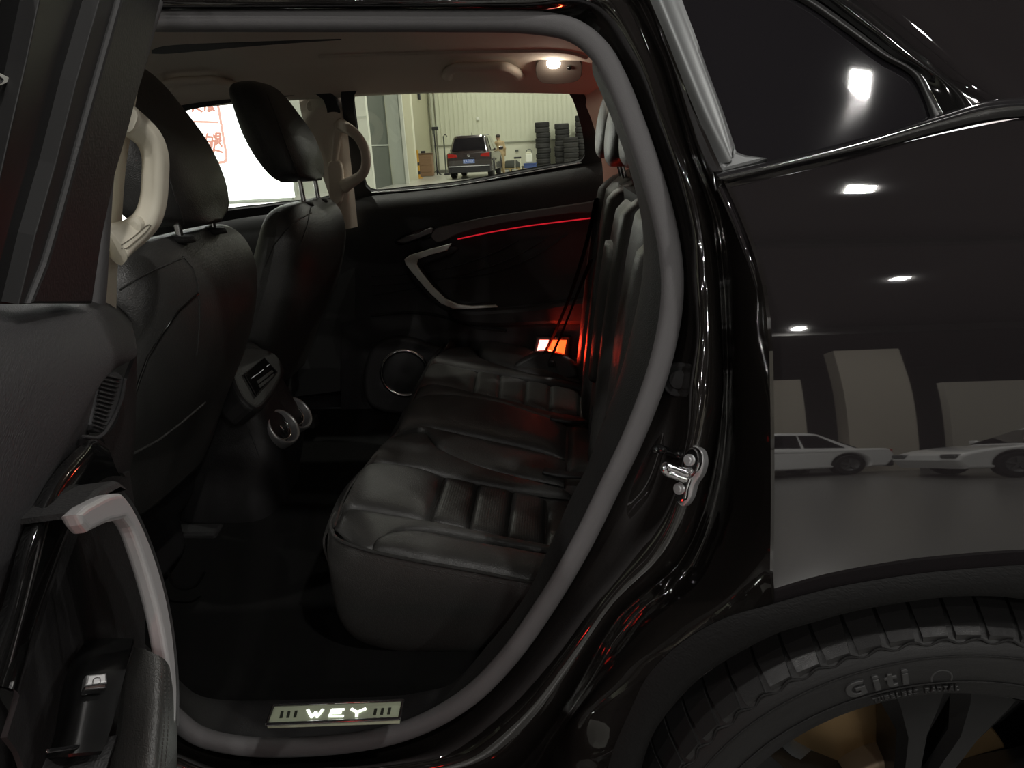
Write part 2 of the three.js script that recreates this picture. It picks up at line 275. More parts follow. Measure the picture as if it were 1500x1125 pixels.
// ---- a car built in full: used for the far black one and the white ones mirrored in the paint
function wheelParts(g, x, y, z, R, side) {
  part('tyre', lathe([[R * .62, -.1], [R * .9, -.11], [R * .98, -.08], [R, 0], [R * .98, .08], [R * .9, .11], [R * .62, .1]], V(1, 0, 0), V(x, y, z), 28), M.rubberTyre, g);
  const sp = [lathe([[.03, .05], [R * .3, .04], [R * .58, .085], [R * .62, .1], [R * .64, .06], [R * .5, -.02], [.03, -.02]], V(side, 0, 0), V(x, y, z), 24)];
  for (let k = 0; k < 5; k++) { const b = new THREE.BoxGeometry(.03, R * .56, .06); b.translate(side * .075, R * .32, 0); b.rotateX(k * 2 * Math.PI / 5); b.translate(x, y, z); sp.push(b); }
  part('rim', merge(sp), M.satinGrey, g);
}
function makeCar(name, label, cat, pos, turn, { suv, mat, group, plate }) {
  const g = thing(name, label, cat, [0, 0, 0], group), L = suv ? 2.2 : 2.33, hw = suv ? .9 : .9, top = suv ? 1.66 : 1.44, belt = suv ? 1.02 : .92;
  const s = new THREE.Shape(), R = .36, wz = 1.36, arch = (zc) => { s.lineTo(zc + R + .05, .26); s.absarc(zc, R - .01, R + .05, -.25, Math.PI + .25, false); };
  s.moveTo(L - .16, .26); s.lineTo(L, .5); s.lineTo(L + .02, .72); s.lineTo(L - .06, belt - .04); s.quadraticCurveTo(L - .1, belt + .02, L - .3, belt + .02);
  s.lineTo(-.9, belt + .02); s.quadraticCurveTo(-L + .3, belt - .05, -L + .05, belt - .28); s.lineTo(-L, .5); s.lineTo(-L + .14, .26);
  s.lineTo(-wz - R - .05, .26); s.absarc(-wz, R, R + .05, Math.PI + .25, -.25, true); s.lineTo(wz - R - .05, .26); s.absarc(wz, R, R + .05, Math.PI + .25, -.25, true);
  const b = new THREE.ExtrudeGeometry(s, { depth: 2 * hw - .2, bevelEnabled: true, bevelThickness: .1, bevelSize: .07, bevelOffset: -.07, bevelSegments: 4, curveSegments: 12 });
  b.rotateY(-Math.PI / 2); b.translate(hw - .1, 0, 0); part('body', b, mat, g);
  const zr = suv ? L - .12 : L - .55, zf = -1.15, sec = t => { const e = t * t; return { c: V(0, lerp(belt - .02, top, t), (lerp(zr, suv ? zr - .38 : zr - .95, t) + lerp(zf, -.15, t)) / 2), a: V(lerp(hw - .04, hw - .24, t) - (t > .93 ? .05 : 0), 0, 0), b: V(0, 0, (lerp(zr, suv ? zr - .38 : zr - .95, t) - lerp(zf, -.15, t)) / 2 - (t > .93 ? .06 : 0)), e: 7 }; };
  part('cabin', pod([0, .25, .5, .75, .92, .98, 1].map(sec), 48, 20), mat, g);
  const edge = (t, zs, xs, o) => { const q = sec(t); return V(xs * (q.a.x + o), q.c.y, q.c.z + zs * (q.b.z + o)); };
  const pane = (pts, n) => part('window', slab(pts, n, .02, .004), M.tint, g);
  { const a = sec(.14), c = sec(.86), n = V(0, c.b.z, 0).set(0, .35, 1).normalize(); const k = .84;
    const o = .02, P = (q, x, zs) => V(x * q.a.x * k, q.c.y, q.c.z + zs * (q.b.z + .012));
    const rearN = P(a, 1, 1).sub(P(a, -1, 1)).cross(P(c, 1, 1).sub(P(a, 1, 1))).normalize();
    pane([P(a, -1, 1), P(a, 1, 1), P(c, 1, 1), P(c, -1, 1)], rearN);
    const fN = P(a, -1, -1).sub(P(a, 1, -1)).cross(P(c, -1, -1).sub(P(a, -1, -1))).normalize();
    pane([P(a, 1, -1), P(a, -1, -1), P(c, -1, -1), P(c, 1, -1)], fN);
    for (const sd of [-1, 1]) for (const [u0, u1, v0, v1] of [[-.78, .0, -.72, .0], [.05, .72, .05, .68]]) { const S = (q, u) => V(sd * (q.a.x + .012), q.c.y, q.c.z + u * q.b.z); const pts = sd > 0 ? [S(a, u1), S(a, u0), S(c, v0), S(c, v1)] : [S(a, u0), S(a, u1), S(c, v1), S(c, v0)]; const n2 = pts[1].clone().sub(pts[0]).cross(pts[2].clone().sub(pts[1])).normalize(); pane(pts, n2); } }
  for (const sd of [-1, 1]) { for (const z of [-wz, wz]) wheelParts(g, sd * (hw - .13), R, z, R, sd);
    const tl = slab([V(sd * .84, belt - .2, L + .015), V(sd * .46, belt - .17, L + .03), V(sd * .5, belt - .07, L + .03), V(sd * .84, belt - .03, L + .0)].sort(() => 0), V(0, 0, 1), .1, .01); part('tail_light', tl, phy([.35, .02, .015], .15, { clearcoat: 1, emissive: C3(.5, .03, .02), emissiveIntensity: .12 }), g);
    part('mirror', box(sd * (hw + .1), belt + .1, -.75, .2, .14, .1, .04), mat, g); part('head_light', box(sd * .66, belt - .3, -L + .06, .36, .13, .16, .04), M.satinGrey, g); }
  part('bumper', box(0, .36, L - .05, 1.7, .22, .2, .05), M.dark, g); part('bumper_strip', box(0, .5, L + .03, 1.66, .035, .04, .01), M.satin, g);
  part('tailgate_handle', box(0, belt - .22, L + .02, .5, .05, .04, .01), M.dark, g); part('emblem', lathe([[.0, .01], [.05, .01], [.06, 0]], V(0, 0, 1), V(0, belt - .12, L + .015), 20), M.chrome, g);
  if (plate) part('number_plate', box(0, .68, L + .04, .46, .15, .02, .005), plate, g);
  if (suv) { part('antenna', bar(V(0, top - .02, .9), V(0, top + .1, .98), .02, 8, .008), M.dark, g); for (const sd of [-1, 1]) part('roof_rail', bar(V(sd * .6, top + .02, -.1), V(sd * .6, top - .0, 1.1), .02, 8), M.satin, g); }
  g.position.set(...pos); g.rotation.y = turn; return g;
}
{
  const cv = document.createElement('canvas'); cv.width = 256; cv.height = 84; const c = cv.getContext('2d'); c.fillStyle = '#1c4fb4'; c.fillRect(0, 0, 256, 84); c.strokeStyle = '#e4ecf8'; c.lineWidth = 4; c.strokeRect(5, 5, 246, 74); c.fillStyle = '#dfe8f6'; c.font = 'bold 56px sans-serif'; c.fillText('A', 62, 62);
  c.lineWidth = 6; for (const s of [[16, 24, 52, 24], [34, 24, 34, 64], [18, 44, 50, 44], [18, 64, 52, 64]]) { c.beginPath(); c.moveTo(s[0], s[1]); c.lineTo(s[2], s[3]); c.stroke(); } c.fillText('U5J9', 112, 62);
  const t = new THREE.CanvasTexture(cv); t.colorSpace = THREE.SRGBColorSpace;
  const plate = std([1, 1, 1], .5, { map: t });
  const dk = phy([.02, .012, .01], .25, { clearcoat: 1, clearcoatRoughness: .03 }), wh = phy([.75, .75, .74], .3, { clearcoat: 1, clearcoatRoughness: .03 });
  makeCar('parked_car', 'black sport utility car with a blue plate, parked by the corrugated wall', 'car', [-3.25, 0, -30.3], rad(-2), { suv: true, mat: dk, plate });
  [[8.1, 12.4, 'white saloon mirrored largest, at the right of the black fender', 84], [3.9, 14.6, 'white saloon mirrored in the middle of the black fender', 72], [-1.6, 16, 'white saloon leftmost of those mirrored in the black fender', 75]].forEach(([x, z, l, a]) => makeCar('parked_car', l, 'car', [x, 0, z], rad(a), { mat: wh, group: 'white cars mirrored in the fender' }));
}
// ---- stacked tyres against the back wall
{
  const prof = [[.2, -.1], [.24, -.115], [.33, -.118], [.355, -.09], [.362, -.03], [.352, -.02], [.352, .02], [.362, .03], [.355, .09], [.33, .118], [.24, .115], [.2, .1], [.215, 0], [.2, -.1]].map(p => new THREE.Vector2(p[0], p[1]));
  const tg = new THREE.LatheGeometry(prof, 30), r = rng(9); const ord = ['topmost', 'second from the top', 'third from the top', 'fourth from the top', 'fifth from the top', 'sixth from the top', 'seventh from the top', 'eighth from the top', 'ninth from the top', 'tenth from the top'];
  const hts = [[794.5, 179, HB + .75, 'leftmost tyre stack'], [822.5, 181, HB + .75, 'second tyre stack from the left'], [836, 201, HB + 1.5, 'lower front tyre stack'], [853, 169, HB + .75, 'tallest tyre stack']];
  const mats = [.02, .026, .033].map(k => std([k, k * .99, k * .95], .8));
  for (const [px, py, z, who] of hts) {
    const top = at(px, py, z), n = Math.round(top.y / .255), st = top.y / n;
    for (let k = 0; k < n; k++) { const m = new THREE.Mesh(tg, mats[(k * 2 + n) % 3]); m.name = numbered('stacked_tyre'); m.scale.set(1, st / .237, 1); m.position.set(top.x + (r() - .5) * .07, (n - k - .5) * st, z + (r() - .5) * .06); m.castShadow = m.receiveShadow = true; scene.add(m); tag(m, `black car tyre, ${ord[k] || 'lowest'} in the ${who}`, 'tyre', 'tyres stacked by the corrugated wall'); }
  }
}
// ---- things along the wall
{
  const yel = std([.62, .34, .04], .5), wood = std([.26, .16, .09], .7, { bumpMap: rep(cloudT, 2), bumpScale: .003 });
  let p = at(618, 258, -32.6).setY(0); let g = thing('tool_cabinet', 'brown tool cabinet standing against the concrete wall', 'cabinet', [p.x + .1, 0, p.z]); const cx = Math.max(HL + .34, p.x + .1), cz = p.z;
  part('case', box(cx, .52, cz, .62, .98, .5, .02), wood, g); part('worktop', box(cx, 1.03, cz, .68, .05, .56, .015), std([.12, .08, .05], .6), g); for (const y of [.3, .62]) part('drawer', box(cx, y + .05, cz + .255, .54, .27, .02, .008), wood, g);
  part('tool_tray', box(cx - .1, 1.1, cz, .2, .1, .2, .03), M.dark, g);
  p = ay(609.5, 262, 0); g = thing('safety_post', 'short yellow and black machine post beside the pale pilaster', 'post', [p.x + .1, 0, p.z]); part('column', box(p.x + .12, .6, p.z, .14, 1.2, .14, .02), yel, g); for (const y of [.25, .62]) part('band', box(p.x + .12, y, p.z, .155, .14, .155, .02), M.dark, g); part('foot', box(p.x + .12, .02, p.z, .34, .04, .34, .01), yel, g);
  p = ay(641, 257, 0); g = thing('work_light_stand', 'tall thin work light stand to the left of the parked black car', 'stand', [p.x, 0, p.z]); part('pole', bar(V(p.x, .03, p.z), V(p.x, 2.05, p.z), .03), M.dark, g); part('lamp_head', box(p.x + .05, 2.1, p.z, .3, .16, .14, .03), M.dark, g); part('bracket', box(p.x - .03, 1.95, p.z, .1, .22, .08, .02), M.darkPanel, g);
  for (const [a] of [[1.0], [3.1], [5.2]]) part('leg', bar(V(p.x, .25, p.z), V(p.x + .3 * Math.cos(a), .01, p.z + .3 * Math.sin(a)), .018), M.dark, g);
  g = thing('jack_stand_pole', 'dark pole with a hose hook next to the work light stand', 'pole', [p.x + .32, 0, p.z]); part('pole', bar(V(p.x + .42, 0, p.z), V(p.x + .42, 1.75, p.z), .035), M.darkPanel, g); part('hook', tube([V(p.x + .42, 1.7, p.z), V(p.x + .5, 1.82, p.z), V(p.x + .58, 1.74, p.z)], .02, 12), M.dark, g); part('base', box(p.x + .48, .04, p.z, .26, .08, .4, .02), M.dark, g);
  p = ay(749, 248, 0); p = V(p.x * 34 / -p.z * 1, 0, -34.2); const q = at(748, 245, -34.6); g = thing('pallet_load', 'low dark covered load on a wooden pallet by the wall', 'pallet', [q.x, 0, -34.6]); const lw = std([.38, .3, .14], .7);
  for (const d of [-.42, 0, .42]) part('pallet_block', box(q.x + d, .06, -34.6, .1, .12, .7, .01), lw, g); for (let i = 0; i < 5; i++) part('pallet_board', box(q.x, .135, -34.9 + i * .15, 1.05, .025, .1, .005), lw, g);
  part('covered_load', pod([0, .3, .7, 1].map(t => ({ c: V(q.x + .05, .15 + .34 * t, -34.6), a: V(.48 * (1 - .45 * t * t), 0, 0), b: V(0, 0, .32 * (1 - .4 * t * t)) })), 24, 10), std([.045, .05, .04], .8), g);
  const s = at(759, 250, -33.6); g = thing('work_stool', 'small stool with a dark seat and thin white legs', 'stool', [s.x, 0, -33.6]); part('seat', box(s.x, .62, -33.6, .34, .08, .3, .03), M.dark, g); for (const [a, b] of [[-.12, -.1], [.12, -.1], [-.12, .1], [.12, .1]]) part('leg', bar(V(s.x + a * 1.2, .01, -33.6 + b * 1.2), V(s.x + a, .6, -33.6 + b), .016), M.cream, g);
  const u = at(775.5, 247, -34.8); g = thing('water_container', 'white container with a handle standing on a blue crate', 'container', [u.x, .32, -34.8]); part('body', box(u.x, .56, -34.8, .34, .42, .3, .05), M.whitePanel, g); part('lid', box(u.x, .8, -34.8, .26, .06, .24, .02), M.cream, g); part('handle', tube([V(u.x - .12, .8, -34.8), V(u.x - .08, .93, -34.8), V(u.x + .1, .95, -34.8), V(u.x + .13, .8, -34.8)], .016, 16), M.darkPanel, g);
  g = thing('storage_crate', 'blue plastic crate under the white container', 'crate', [u.x + .05, 0, -34.8]); const bl = std([.05, .09, .26], .5); part('box', box(u.x + .05, .2, -34.8, .6, .24, .42, .02), bl, g); part('rim', box(u.x + .05, .3, -34.8, .64, .04, .46, .01), bl, g); part('board', box(u.x + .1, .05, -34.8, .8, .09, .5, .01), lw, g);
  const k = at(755.5, 197.5, HB + .06); tag(solo('wall_socket', box(at(757, 220.5, HB).x, at(757, 220.5, HB).y, HB + .03, .16, .09, .05, .01), M.darkPanel, '', ''), 'small dark socket on the pale wall above the stool', 'socket');
  tag(solo('wall_sensor', box(at(700, 174, HB).x, at(700, 174, HB).y, HB + .09, .16, .16, .08, .03), M.whitePanel, '', ''), 'small white sensor high on the corrugated wall above the parked car', 'sensor');
}
// ---- the person in khaki at the far side of the parked car
{
  const g0 = V(at(735, 257, -32.9).x, 0, -32.9);
  const J = [[[-.09, .06, .02], .05, [-.1, .45, .0], .07], [[-.1, .45, 0], .07, [-.08, .82, .02], .1], [[.11, .06, .06], .05, [.1, .45, .06], .07], [[.1, .45, .06], .07, [.08, .82, .02], .1], [[-.09, .04, .08], .045, [-.09, .04, -.1], .04], [[.11, .04, .12], .045, [.11, .04, -.06], .04],
    [[0, .84, .02], .15, [-.02, 1.08, 0], .14], [[-.02, 1.08, 0], .14, [-.04, 1.3, -.02], .15], [[-.06, 1.4, -.03], .06, [-.07, 1.46, -.04], .055], [[-.2, 1.34, -.02], .06, [-.32, 1.14, -.06], .05], [[-.32, 1.14, -.06], .048, [-.5, 1.22, -.16], .036], [[.14, 1.34, -.02], .06, [.2, 1.08, .02], .05], [[.2, 1.08, .02], .048, [.2, .84, -.06], .036], [[-.5, 1.22, -.16], .036, [-.57, 1.24, -.2], .03], [[.2, .84, -.06], .036, [.2, .76, -.09], .03]];
  const head = [[[-.09, 1.52, -.05], .085, [-.1, 1.6, -.04], .095], [[-.12, 1.5, -.1], .035, [-.13, 1.54, -.12], .03]];
  const cap = (p, [a, ra, b, rb]) => { const dx = b[0] - a[0], dy = b[1] - a[1], dz = b[2] - a[2], l = dx * dx + dy * dy + dz * dz; let t = ((p[0] - a[0]) * dx + (p[1] - a[1]) * dy + (p[2] - a[2]) * dz) / l; t = Math.max(0, Math.min(1, t)); return Math.hypot(p[0] - a[0] - dx * t, p[1] - a[1] - dy * t, p[2] - a[2] - dz * t) - lerp(ra, rb, t); };
  const field = (bones, k) => p => { let d = 9; for (const b of bones) { const e = cap(p, b), h = Math.max(0, k - Math.abs(d - e)) / k; d = Math.min(d, e) - h * h * k / 4; } return d; };
  const meshIt = (fn, c, half, n) => { const mc = new MarchingCubes(n, M.beige, false, false, 60000); mc.isolation = 0; for (let z = 0; z < n; z++) for (let y = 0; y < n; y++) for (let x = 0; x < n; x++) { const q = v => (v - n / 2) / (n / 2) * half; mc.field[x + y * n + z * n * n] = -fn([c[0] + q(x), c[1] + q(y), c[2] + q(z)]); } mc.update(); const g = new THREE.BufferGeometry(), m = mc.count; const P = Array.from(mc.positionArray.slice(0, 3 * m)).map((v, i) => v * half + c[i % 3]); g.setAttribute('position', new THREE.Float32BufferAttribute(P, 3)); g.setAttribute('normal', new THREE.Float32BufferAttribute(Array.from(mc.normalArray.slice(0, 3 * m)), 3)); g.translate(g0.x, 0, g0.z); return g; };
  const pr = thing('person', 'person in khaki work clothes standing beside the parked black car', 'person', [g0.x, 0, g0.z]);
  const body = merge([meshIt(field(J.slice(0, 13), .06), [-.1, .75, 0], .8, 66), meshIt(field(J.slice(13), .01), [-.15, 1, -.12], .48, 50)]);
  part('clothes', body, std([.42, .32, .17], .8), pr); part('head', meshIt(field(head, .05), [-.1, 1.55, -.05], .2, 34), std([.45, .29, .2], .6), pr);
  part('hair', pod([[1.56, .085], [1.62, .1], [1.67, .085], [1.7, .03]].map(([y, r]) => ({ c: V(g0.x - .085, y, g0.z - .02), a: V(r, 0, 0), b: V(0, 0, r * 1.05) })), 20, 10, 2), std([.05, .04, .03], .7), pr);
}
// ---------------------------------------------------------------- the black car: shell
const CARX = -.95;
const car = thing('car', 'glossy black sport utility car with its rear door standing open and interior lit', 'car', [CARX, 0, 0]);
// outer side profile: z of the skin against height (fender, shoulder, belt, leaning glass)
const zSkin = (() => { // from the lean of the skin at each height (degrees)
  const T = [[.3, -8], [.6, -3], [.74, 2], [.82, 7], [.87, 10], [.92, 11.2], [.98, 12.8], [1.04, 16.5], [1.08, 18.5], [1.14, 22], [1.18, 29.5], [1.21, 34], [1.235, 38], [1.26, 29], [1.35, 29.5], [1.45, 31], [1.6, 36]], tl = table(T), z = []; let v = .90;
  for (let y = .3; y <= 1.62; y += .005) { let a = 0; for (let k = -4; k <= 4; k++) a += tl(y + k * .005); z.push([y, v]); v -= Math.tan(rad(a / 9)) * .005; }
  return table(z);
})();
// plane of the door opening's rubber seal
const zSeal = table([[.45, .80], [.55, .81], [.8, .80], [.95, .785], [1.1, .755], [1.25, .705], [1.36, .655], [1.44, .61], [1.5, .57]]);
const onSkin = (x, y, off = 0) => onProfile(x, y, zSkin, off);
const onSeal = (x, y, off = 0) => onProfile(x, y, zSeal, off);
const WC = V(.445, .38, .93);                                    // rear wheel centre, outer face

// --- rubber seal round the opening
const sealPx = [[120, 27], [230, 30], [350, 30], [500, 30], [650, 30], [780, 33], [840, 45], [878, 75], [903, 118], [928, 180], [952, 250], [972, 320], [983, 380], [985, 425], [981, 470], [965, 540], [932, 630], [892, 715], [850, 800], [800, 885], [745, 962], [690, 1018], [620, 1060], [550, 1082], [450, 1094], [350, 1092], [290, 1077], [255, 1050], [215, 1005], [180, 940]];
const sealC = sealPx.map(p => onSeal(...p));
part('door_seal', sweep(sealC, rrect(.027, .024, .011, 4), 200, V(0, 0, 1)), M.rubber, car, 'grey rubber seal round the door opening');

// --- painted jamb between the seal and the outer skin: each row crosses it, from the seal outwards.  [x, y, depth outside the seal plane]
{
  const J = [
    [[60, 20, -.02], [60, 14, .0], [60, 6, .03], [60, -4, .035], [60, -14, .02], [60, -24, .05], [60, -40, .06]],
    [[230, 22, -.02], [230, 15, .0], [230, 7, .03], [230, -3, .035], [230, -14, .02], [230, -24, .05], [230, -42, .06]],
    [[500, 22, -.02], [500, 14, .0], [500, 6, .03], [500, -5, .035], [500, -16, .02], [500, -26, .05], [500, -44, .06]],
    [[760, 24, -.02], [764, 14, .0], [768, 5, .03], [774, -6, .035], [780, -18, .02], [786, -28, .05], [800, -46, .06]],
    [[850, 38, -.02], [862, 24, .0], [880, 4, .03], [897, -10, .035], [910, -22, .02], [925, -30, .05], [935, -45, .06]],
    [[904, 96, -.02], [918, 92, .0], [940, 84, .03], [957, 80, .03], [970, 76, .012], [976, 74, .05], [985, 72, .06]],
    [[940, 185, -.02], [956, 182, .0], [972, 178, .03], [990, 174, .028], [1000, 171, .01], [1005, 169, .05], [1016, 166, .07]],
    [[963, 252, -.02], [982, 250, .0], [996, 248, .03], [1014, 245, .028], [1022, 243, .006], [1030, 241, .055], [1047, 238, .085]],
    [[984, 335, -.02], [1004, 332, .0], [1018, 330, .03], [1036, 328, .028], [1050, 325, .0], [1064, 323, .05], [1084, 318, .1]],
    [[998, 415, -.02], [1008, 415, .0], [1026, 415, .034], [1046, 414, .03], [1060, 413, -.01], [1082, 412, .05], [1114, 405, .118]],
    [[993, 490, -.02], [1010, 492, .0], [1028, 494, .04], [1050, 496, .036], [1064, 496, -.02], [1086, 496, .05], [1125, 490, .128]],
    [[972, 556, -.02], [996, 562, .0], [1020, 570, .05], [1052, 574, .046], [1064, 575, -.02], [1088, 575, .05], [1128, 570, .13]],
    [[942, 630, -.02], [986, 642, .004], [1012, 652, .06], [1040, 658, .05], [1060, 662, -.02], [1086, 665, .05], [1129, 660, .132]],
    [[906, 705, -.02], [958, 724, .008], [994, 738, .065], [1022, 750, .05], [1040, 758, -.015], [1080, 770, .05], [1129, 760, .132]],
    [[868, 782, -.02], [908, 796, .012], [962, 810, .07], [988, 822, .05], [1006, 832, -.01], [1052, 850, .055], [1128, 828, .132]],
    [[820, 866, -.02], [846, 878, .012], [886, 892, .07], [902, 902, .05], [918, 912, -.005], [982, 912, .06], [1126, 905, .132]],
    [[766, 945, -.02], [786, 958, .01], [826, 976, .07], [846, 988, .05], [862, 998, .0], [916, 975, .07], [1060, 965, .132]],
    [[706, 1012, -.02], [724, 1026, .01], [768, 1050, .07], [796, 1062, .05], [814, 1070, .0], [858, 1046, .08], [960, 1040, .13]],
    [[640, 1060, -.02], [652, 1076, .01], [690, 1110, .07], [730, 1128, .06], [760, 1140, .01], [835, 1128, .09], [892, 1120, .13]],
    [[550, 1090, -.02], [556, 1106, .01], [566, 1130, .07], [590, 1160, .06], [600, 1180, .01], [700, 1200, .09], [800, 1220, .13]],
    [[440, 1102, -.02], [440, 1116, .01], [442, 1140, .07], [445, 1165, .06], [446, 1185, .01], [450, 1205, .09], [450, 1230, .13]],
    [[330, 1100, -.02], [326, 1114, .01], [320, 1140, .07], [318, 1165, .06], [316, 1185, .01], [315, 1205, .09], [315, 1230, .13]],
    [[240, 1058, -.02], [222, 1072, .01], [205, 1090, .07], [200, 1120, .06], [195, 1160, .01], [190, 1190, .09], [185, 1220, .13]],
  ].map(r => r.map(p => onSeal(p[0], p[1], p[2])));
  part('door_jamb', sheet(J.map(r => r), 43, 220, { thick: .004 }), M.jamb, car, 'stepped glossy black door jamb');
}
const jamb = car.children[car.children.length - 1];

// --- exterior skin helper: rows of photo points laid on the skin
const skin = (rows, nu, nv, off, thick = .004) => sheet(rows.map(r => r.map(p => onSkin(p[0], p[1], off + (p[2] || 0)))), nu, nv, { thick });
// rear quarter panel with its swelling shoulder; last rows turn under the arch
part('quarter_panel', skin([
  [[1056, 272], [1130, 252], [1250, 226], [1380, 196], [1500, 172], [1600, 156]],
  [[1066, 296], [1135, 276], [1255, 254], [1385, 228], [1500, 208], [1600, 194]],
  [[1086, 345], [1150, 328], [1265, 310], [1390, 290], [1500, 274], [1600, 262]],
  [[1108, 408], [1170, 396], [1280, 380], [1400, 366], [1500, 356], [1600, 348]],
  [[1124, 480], [1190, 470], [1290, 460], [1405, 452], [1500, 446], [1600, 440]],
  [[1128, 560], [1195, 555], [1295, 550], [1408, 546], [1500, 542], [1600, 538]],
  [[1129, 660], [1196, 656], [1297, 650], [1410, 644], [1500, 640], [1600, 636]],
  [[1129, 760], [1196, 750], [1297, 738], [1410, 730], [1500, 726], [1600, 724]],
  [[1128, 850], [1196, 828], [1297, 806], [1410, 794], [1500, 788], [1600, 785]],
  [[1126, 886], [1200, 866], [1298, 848], [1410, 835], [1500, 829], [1600, 826]],
], 70, 70, 0), M.paint, car, 'glossy black rear quarter panel');
// edge of the quarter panel along the shut line (turned back into the jamb)
part('panel_edge', tube([[1054, 274], [1066, 300], [1086, 348], [1108, 408], [1122, 470], [1127, 540], [1128, 640], [1128, 760], [1127, 884]].map(p => onSkin(p[0], p[1], -.002)), .0035, 60, false, 8), M.paint, car);

// --- arch cladding and wheel housing
const arch = (R, z) => (a0, a1, n) => { const o = []; for (let i = 0; i < n; i++) { const a = lerp(a0, a1, i / (n - 1)); o.push(V(WC.x + R * Math.cos(a), WC.y + R * Math.sin(a), z)); } return o; };
{
  const pxOut = [[888, 1140], [900, 1097], [924, 1041], [952, 985], [1000, 939], [1060, 905], [1122, 887], [1220, 861], [1340, 841], [1420, 833], [1500, 827], [1600, 824]];
  const pxIn = [[930, 1150], [940, 1105], [960, 1060], [1020, 990], [1080, 950], [1140, 920], [1200, 901], [1260, 885], [1380, 867], [1440, 866], [1500, 872], [1600, 888]];
  const o = pxOut.map(p => at(p[0], p[1], .938)), i = pxIn.map(p => at(p[0], p[1], .925));
  const mid = o.map((p, k) => p.clone().lerp(i[k], .45).setZ(.946)), inn = i.map(p => p.clone().setZ(.80)), deep = i.map(p => p.clone().setZ(.62));
  part('arch_cladding', sheet([o, mid, i, inn], 80, 14, { thick: .004 }), phy([.007, .0068, .0068], .6, { specularIntensity: .35, bumpMap: rep(grainT, 8), bumpScale: .0006 }), car, 'matt black wheel arch cladding');
  part('wheel_housing', sheet([inn, deep, deep.map(p => p.clone().setZ(.5))], 60, 8, { thick: .004 }), M.carpet, car);
  part('housing_wall', bx(.2, 1.05, .2, .84, .56, .57), M.dark, car);
}
